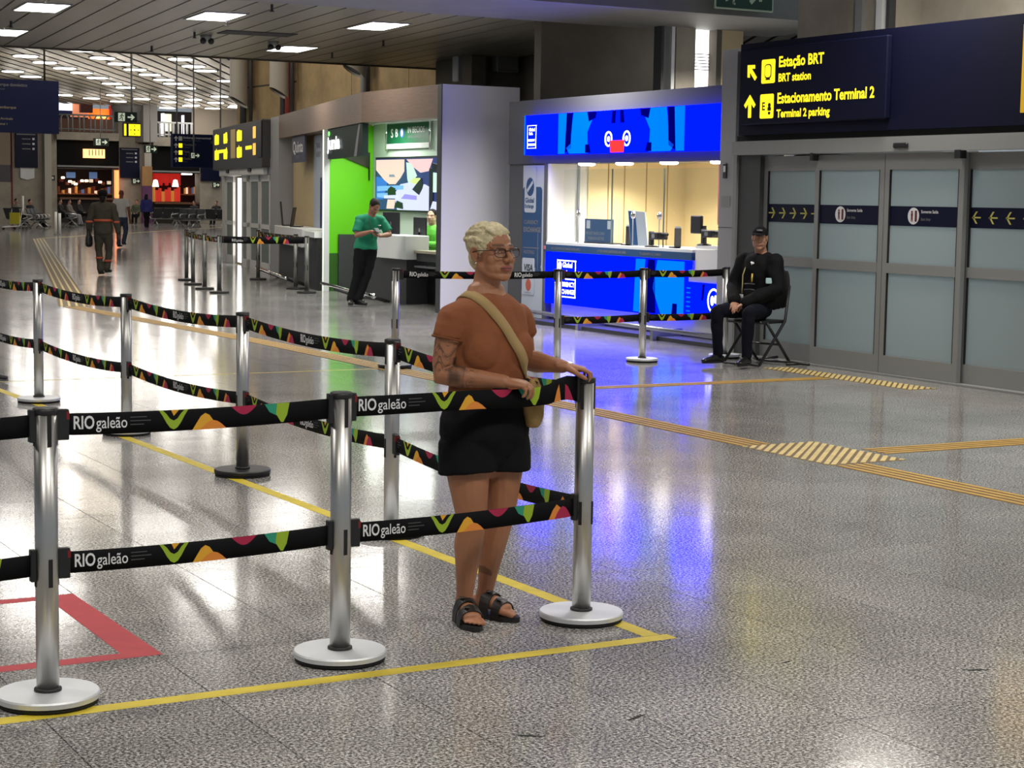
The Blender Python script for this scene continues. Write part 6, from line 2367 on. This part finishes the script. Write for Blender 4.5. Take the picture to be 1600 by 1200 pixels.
GP = onz(1120, 562)
gl_ = (11.62, 15.78, 0)
GTH = -72
J = dict(hipL=(.10, 0, .56), hipR=(-.10, 0, .56), neck=(.02, .05, 1.10), waist=(0, .06, .80), shL=(.20, .03, 1.035), shR=(-.19, .07, 1.035), head=(.03, .0, 1.265), yaw=34, nod=2,
         elL=(.27, -.02, .77), elR=(-.25, -.03, .77), wrL=(.07, -.27, .63), wrR=(-.07, -.25, .64),
         haL=((-.50, -.65, -.42), (0, -.3, -1), (14, 20, 12), (.6, .6, .3)), haR=((.4, -.7, -.4), (0, -.2, -1), (15, 20, 15), (.6, .5, .3)),
         knL=(.21, -.40, .545), knR=(-.14, -.45, .545), anL=(.20, -.40, .10), anR=(-.15, -.40, .10), toeL=(.25, -.60, .03), toeR=(-.19, -.60, .03), hs=1.08)
tall(J, 1.055)
g = thing('person', 'seated security guard in a black jacket and cap by the frosted doors', 'person', gl_, R(GTH))
mb = MB()
T, H = add_body(mb, J, 1.02, 1.05, 1.1, .9, True, 1.0, False, True, feet=False)
body = remesh(mb, .0065, 2, 'body')
tone(body, srgb(176, 128, 104))
body.materials.append(SKINM)
link('body', body, g)
JK = mat('black_jacket', (.007, .007, .008), .8, bump=.4, bscale=22, spec=.12)
mb = MB()
add_top(mb, J, 1.12, 1.22, .03, long_=True, arm=1.25, t0=-.05)
part_mesh('jacket', mb, .011, JK, g, 4, lambda c: wav(c, 30, .006))
mb = MB()
add_trousers(mb, J, .98, 1.0, .012, .98, .93)
part_mesh('trousers', mb, .011, mat('navy_black_cloth', (.006, .007, .013), .85, bump=.3, bscale=20, spec=.12), g, 3, lambda c: wav(c, 34, .004))
for s in 'LR':
    add_shoe('shoe', J, s, mat('polished_black_leather', (.01, .01, .01), .25), g, 1.05)
mb = MB()
mb.ball(T((0, .022, .055)), (.082, .098, .078), 18, 12, H)
cp = part_mesh('cap', mb, .008, mat('black_cap', (.008, .008, .009), .8, spec=.15), g, 2)
MB().tube([T((-.0, -.07, .058)), T((0, -.115, .052)), T((0, -.155, .038))], [(.070, .008), (.066, .007), (.035, .005)], 14, H @ V((1, 0, 0))).build('peak', mat('black_cap'), cp)
MB().tube([T((-.028, -.075, .088)), T((0, -.083, .091)), T((.028, -.075, .088))], [(.010, .005)]*3, 8, [H @ V((0, 0, 1))]*3).build('cap_badge', INKG, cp)
hb = MB()
hb.ball(T((0, .055, -.015)), (.066, .045, .055), 14, 10, H)
part_mesh('hair', hb, .009, HAIRD, g, 2)
for s in (-1, 1):
    e = MB().ball(T((s*.031, -.0585, .009)), .0118, 10, 8, H).build('eye', mat('eye_white'), g)
    MB().ball(T((s*.031, -.0668, .009)), (.006, .0045, .006), 8, 6, H).build('iris', mat('dark_iris'), e)
MB().tube([(-.085, -.06, 1.06), (-.075, -.135, .95), (-.055, -.165, .84), (-.045, -.185, .76)], .006, 6).build('lanyard', mat('khaki_ribbon', srgb(160, 150, 100), .7), g)
c = MB(Matrix.Translation((-.04, -.20, .71)) @ Matrix.Rotation(R(-15), 4, 'Z')).box(-.028, .028, -.004, .004, -.06, .04, .003).build('id_card', INKW, g)
MB(Matrix.Translation((-.04, -.207, .70)) @ Matrix.Rotation(R(-15), 4, 'Z')).box(-.016, .016, -.002, .002, -.03, .01).build('card_photo', INKD, c)
MB(Matrix.Translation((.245, -.085, .90)) @ Matrix.Rotation(R(40), 4, 'Z')).box(-.05, .05, -.012, .012, -.03, .03, .005).build('sleeve_patch', mat('pale_patch', srgb(176, 206, 210), .6), g)
MB().tube([(.06, -.15, .97), (.065, -.165, .92), (.07, -.17, .88)], .011, 6).build('badge', mat('gold_badge', srgb(190, 160, 70), .4, .6), g)
for z in (.86, .80):
    MB().tube([(-.02, -.178, z), (.06, -.185, z+.005), (.11, -.175, z)], .008, 6).build('jacket_pocket_trim', DGREY, g)
MB().tube([(.0, -.09, 1.09), (.012, -.10, 1.065), (.03, -.09, 1.085)], .012, 6).build('shirt_collar', INKW, g)

t = thing('folding_chair', 'black folding chair under the seated guard', 'chair', gl_, R(GTH))
FM = mat('black_frame', (.012, .012, .013), .4)
MB().box(-.22, .22, -.20, .24, .445, .48, .012).build('seat', FM, t)
mb = MB()
mb.limb([(-.19, .31, .80), (0, .35, .80), (.19, .31, .80)], [(.20, .028), (.24, .03), (.20, .028)], 14, V((0, 0, 1)))
part_mesh('backrest', mb, .012, mat('chair_fabric', (.012, .012, .013), .85), t, 3)
for s in (-1, 1):
    MB().tube([(s*.23, -.22, .02), (s*.23, .22, .465), (s*.22, .30, .84)], .016, 8).build('leg', FM, t)
    MB().tube([(s*.21, .36, .02), (s*.21, -.08, .455)], .016, 8).build('leg', FM, t)
MB().tube([(-.23, -.22, .02), (.23, -.22, .02)], .014, 6).build('crossbar', FM, t)
MB().tube([(-.21, .36, .02), (.21, .36, .02)], .014, 6).build('crossbar', FM, t)
MB().tube([(-.21, .14, .22), (.21, .14, .22)], .012, 6).build('crossbar', FM, t)
q = onz(1200, 566)
t = thing('floor_stand', 'flat black stand foot lying on the floor behind the guard', 'stand', (12.0, 15.75, 0), HW)
MB().tube([(-.55, 0, .02), (.45, -.02, .03)], .016, 8).build('rail', FM, t)
MB().tube([(-.3, -.12, .02), (-.25, .1, .05)], .016, 8).build('foot', FM, t)
MB().tube([(.25, -.16, .02), (.25, .1, .02)], .014, 8).build('foot', FM, t)

# ---- simpler figures further off


def figure(label, loc, th, J, top, low, skin, voxel, grp=None, long_=True, hair=True, bald=False, top_t0=0, W_=1, extras=None, flare=0, hairlen=0, shoes=None, grow=.02, sleeve=.55):
    f = thing('person', label, 'person', loc, R(th), grp)
    mb = MB()
    T, H = add_body(mb, J, W_*.96, .98, 1, .95, True, J.get('hk', 1), False, voxel < .012, feet=False)
    b = remesh(mb, voxel, 2, 'body')
    tone(b, srgb(*skin))
    b.materials.append(SKINM)
    link('body', b, f)
    mb = MB()
    add_top(mb, J, W_, 1.02, grow, sleeve, 1, top_t0, long_=long_, flare=flare)
    part_mesh('top', mb, voxel*1.2, top, f, 3, lambda c: wav(c, 26, .006))
    mb = MB()
    add_trousers(mb, J, W_*.98, 1, .014, .97, .95, cuff=.012)
    part_mesh('trousers', mb, voxel*1.2, low, f, 3, lambda c: wav(c, 26, .005))
    for s in 'LR':
        add_shoe('shoe', J, s, shoes or mat('black_shoe', (.012, .012, .012), .4), f, 1.0, INKG if shoes else None)
    if hair and not bald:
        part_mesh('hair', hair_cap(T, H, J.get('hk', 1), long_=hairlen), voxel, HAIRD, f, 2)
    if extras:
        extras(f, T, H)
    return f


# leaning man in the green shirt
J = std_pose(hipL=(.09, .02, .86), hipR=(-.09, .02, .86), neck=(.05, -.07, 1.40), waist=(.03, .04, 1.10), shL=(.225, -.07, 1.34), shR=(-.135, -.05, 1.35), head=(.07, -.155, 1.55), nod=42, yaw=5,
             elL=(.33, -.16, 1.12), elR=(-.22, -.12, 1.10), wrL=(.08, -.34, 1.10), wrR=(-.04, -.32, 1.17),
             haL=((-.95, -.1, .1), (0, -.2, 1), (20, 30, 20), (.7, .6, .3)), haR=((.9, -.25, -.1), (0, -.1, -1), (25, 45, 30), (.6, .6, .3)),
             knL=(-.03, -.09, .465), knR=(-.18, -.07, .465), anL=(-.20, -.16, .095), anR=(-.30, -.11, .095), toeL=(-.14, -.34, .03), toeR=(-.37, -.28, .03))
gs = mat('teal_green_shirt', srgb(12, 128, 92), .8, bump=.2, bscale=30)


def ex_green(f, T, H):
    MB(Matrix.Translation((.02, -.40, 1.19)) @ Matrix.Rotation(R(25), 4, 'X')).box(-.04, .04, -.075, .075, -.005, .005, .004).build('phone', BLACK, f)
    MB().tube([(.12, -.185, 1.26), (.17, -.18, 1.262)], .006, 6).build('shirt_logo', INKW, f)
    MB().tube([(-.02, -.15, 1.38), (.0, -.20, 1.20), (.02, -.20, 1.06)], .005, 6).build('lanyard', BLACK, f)
    MB().tube([V((.105, -.315, 1.10))+V((0, .03*math.cos(a), .03*math.sin(a))) for a in [2*PI*i/12 for i in range(13)]], .005, 6).build('bracelet', INKW, f)


figure('man in a green t-shirt leaning on the white counter, looking at his phone', (11.92, 26.45, 0), -2, J, gs, mat('black_trousers', (.008, .008, .009), .85, spec=.12), (150, 104, 82), .009, long_=False, extras=ex_green, grow=.024, sleeve=.78)

# seated clerk
J = std_pose(hipL=(.09, 0, .50), hipR=(-.09, 0, .50), neck=(0, .0, 1.06), shL=(.18, 0, 1.0), shR=(-.18, 0, 1.0), head=(0, -.02, 1.22), elL=(.22, -.10, .76), elR=(-.22, -.10, .76), wrL=(.12, -.32, .78), wrR=(-.12, -.32, .78),
             knL=(.1, -.42, .50), knR=(-.1, -.42, .50), anL=(.1, -.40, .10), anR=(-.1, -.40, .10), toeL=(.1, -.6, .03), toeR=(-.1, -.6, .03), yaw=20)
q = onx(678, 360, 13.3)


def ex_clerk(f, T, H):
    MB().tube([(-.06, -.115, 1.05), (-.02, -.15, .92), (.0, -.155, .80)], .008, 6).build('lanyard', mat('forest_ribbon', srgb(20, 80, 40), .7), f)


figure('seated clerk in a lime green jacket behind the low desk, dark hair tied back', (13.3, q.y+.05, .18), -70, J, mat('lime_jacket', srgb(110, 205, 70), .75, bump=.2, bscale=30), mat('black_trousers'), (206, 164, 140), .009, extras=ex_clerk)
t = thing('office_chair', 'dark office stool under the seated clerk', 'chair', (13.3, q.y+.05, 0), 0)
MB().lathe([(.24, .52), (.25, .56), (.24, .60)], 16).build('seat', BLACK, t)
MB().lathe([(.03, .04), (.03, .52)], 8).build('stem', STEEL, t)
MB().lathe([(.26, 0), (.26, .02), (.04, .05)], 16).build('base', BLACK, t)

# worker walking away
UNI = mat('dark_olive_uniform', srgb(74, 71, 62), .85, var=.08, vscale=10, bump=.2, bscale=30, spec=.2)
ORB = mat('orange_reflective_band', srgb(196, 92, 62), .5)
J = tall(std_pose(elL=(.27, .03, 1.10), elR=(-.27, .04, 1.10), wrL=(.29, -.03, .84), wrR=(-.30, .02, .86), knR=(-.10, -.06, .48), anR=(-.07, .02, .13), knL=(.10, -.04, .48), anL=(.05, .06, .095), toeL=(.03, -.12, .03), toeR=(-.10, -.12, .03), head=(0, .0, 1.60)), 1.03)


def band(f, c, rx, ry, h, name='reflective_band', tiltv=(0, 0, 1)):
    n = 24
    pr = MB()
    vs = []
    for z in (-h/2, h/2):
        for r_ in (1, 1.06):
            for i in range(n):
                a = 2*PI*i/n
                vs.append((c[0]+rx*r_*math.cos(a), c[1]+ry*r_*math.sin(a), c[2]+z))
    fs = []
    for i in range(n):
        j = (i+1) % n
        fs += [[i+n, j+n, j+3*n, i+3*n], [j, i, i+2*n, j+2*n], [i, j, j+n, i+n], [i+2*n, i+3*n, j+3*n, j+2*n]]
    pr.add(vs, fs, True)
    return pr.build(name, ORB, f)


def ex_worker(f, T, H):
    band(f, (0, .01, 1.13), .182, .138, .05)
    for s in (-1, 1):
        band(f, (s*.280, .035, 1.10), .068, .070, .045)
    band(f, (-.085, -.012, .30), .077, .079, .045)
    band(f, (.078, .015, .36), .077, .079, .04)
    mb = MB()
    mb.ball(T((0, .03, .035)), (.098, .105, .092), 16, 12, H)
    part_mesh('cap', mb, .012, mat('black_cap'), f, 2)
    mb = MB()
    mb.limb([T((0, .06, -.04)), T((0, .075, -.11))], [.07, .05], 10)
    part_mesh('hair_bun', mb, .012, HAIRD, f, 2)


figure('worker in a dark uniform with orange bands walking away down the hall', (10.904, 37.36, 0), 180-28, J, UNI, UNI, (90, 62, 50), .012, top_t0=-.12, W_=1.02, extras=ex_worker, flare=.015, grow=.025)
t = thing('work_bag', 'black bag carried low in the left hand of the walking worker', 'bag', (10.62, 37.42, .62), R(-28))
mb = MB()
mb.limb([(0, 0, .02), (0, 0, .16), (0, 0, .27)], [(.075, .14), (.07, .13), (.03, .06)], 12, V((1, 0, 0)))
part_mesh('pouch', mb, .012, BLACK, t, 2)
MB().tube([(0, -.05, .26), (0, 0, .33), (0, .05, .26)], .01, 6).build('handle', BLACK, t)

# man in the white t-shirt
J = tall(std_pose(knR=(-.10, -.10, .50), anR=(-.09, .10, .16), toeR=(-.09, -.02, .03), anL=(.08, .02, .095), toeL=(.06, -.18, .03), elL=(.25, .05, 1.1), wrL=(.28, -.02, .86), elR=(-.25, .05, 1.1), wrR=(-.26, .0, .86)), 1.04)
q = onz(190, 387)
figure('bald man in a white t-shirt and jeans walking behind the worker', q, 180-36, J, mat('white_cotton', srgb(232, 230, 226), .85, bump=.2, bscale=30), mat('blue_jeans', srgb(64, 76, 96), .85, var=.15, vscale=14), (140, 82, 60), .014, long_=False, bald=True, hair=False, shoes=mat('dark_sneaker', (.03, .03, .032), .5), sleeve=.62)
q = onz(229, 357)
J = tall(std_pose(anR=(-.05, .02, .095), toeR=(-.05, -.17, .03), anL=(.04, .05, .12), toeL=(.03, -.1, .03), knL=(.05, -.04, .48), knR=(-.06, -.03, .48)), .95)
figure('woman with long black hair in a royal blue coat far down the hall', q, 180-30, J, mat('royal_blue_coat', srgb(34, 36, 104), .8), mat('black_trousers'), (90, 62, 50), .02, top_t0=-.45, flare=.05, hairlen=.22, grow=.03)


def sit(**k):
    J = std_pose(hipL=(.09, 0, .50), hipR=(-.09, 0, .50), neck=(0, .10, 1.04), shL=(.18, .10, .98), shR=(-.18, .10, .98), head=(0, .08, 1.20), elL=(.24, .0, .74), elR=(-.24, .0, .74), wrL=(.10, -.20, .62), wrR=(-.10, -.20, .62),
                 knL=(.10, -.42, .52), knR=(-.10, -.42, .52), anL=(.10, -.52, .10), anR=(-.10, -.46, .10), toeL=(.1, -.72, .03), toeR=(-.1, -.66, .03))
    J.update(k)
    return J


DK = mat('dark_sweater', (.02, .019, .022), .85)
GRY = mat('grey_sweater', srgb(120, 112, 104), .85)
OLV = mat('olive_jacket', srgb(70, 74, 56), .85)
for px, py, th, top, lab in ((50, 356, 40, DK, 'man in dark clothes lounging with legs stretched on a far bench'), (28, 353, 30, GRY, 'person in a pale top on the far bench by the yellow cart'), (97, 352, 60, DK, 'person in black at the bar end bench, farthest from the walkers'), (111, 353, 55, GRY, 'person with pale patterned clothes on the bench by the bar'),
                             (126, 350, 50, DK, 'person in black sitting low before the dark bar front'), (213, 351, -30, OLV, 'person in an olive jacket sitting between the white t-shirt and the blue coat'), (302, 352, -50, DK, 'person with a pale cap on the bench near the exit gate'), (337, 352, -40, DK, 'person in black on the bench half hidden by the exit gate')):
    q = onz(px, py)
    lean = .25 if 'lounging' in lab else 0
    Jd = sit(anL=(.10, -.78, .12), anR=(-.10, -.74, .12), toeL=(.1, -.9, .14), toeR=(-.1, -.88, .14), knL=(.1, -.42, .42), knR=(-.1, -.42, .42)) if lean else sit()
    figure(lab, q, th, Jd, top, mat('black_trousers') if 'patterned' not in lab else mat('pale_trousers', srgb(150, 150, 156), .8), (186, 138, 116), .024)

# shoe of someone out of the picture
q = onz(-2, 598)
J = std_pose(anL=(0, 0, .095), toeL=(.05, -.2, .03))
t = thing('sneaker', 'tip of a black sneaker with a pale sole at the picture edge', 'shoe', (q.x-.12, q.y+.06, 0), R(62))
J2 = dict(anL=(0, 0, .09), toeL=(0, -.2, .03))
add_shoe('upper', J2, 'L', mat('dark_sneaker'), t, 1.05, INKG)
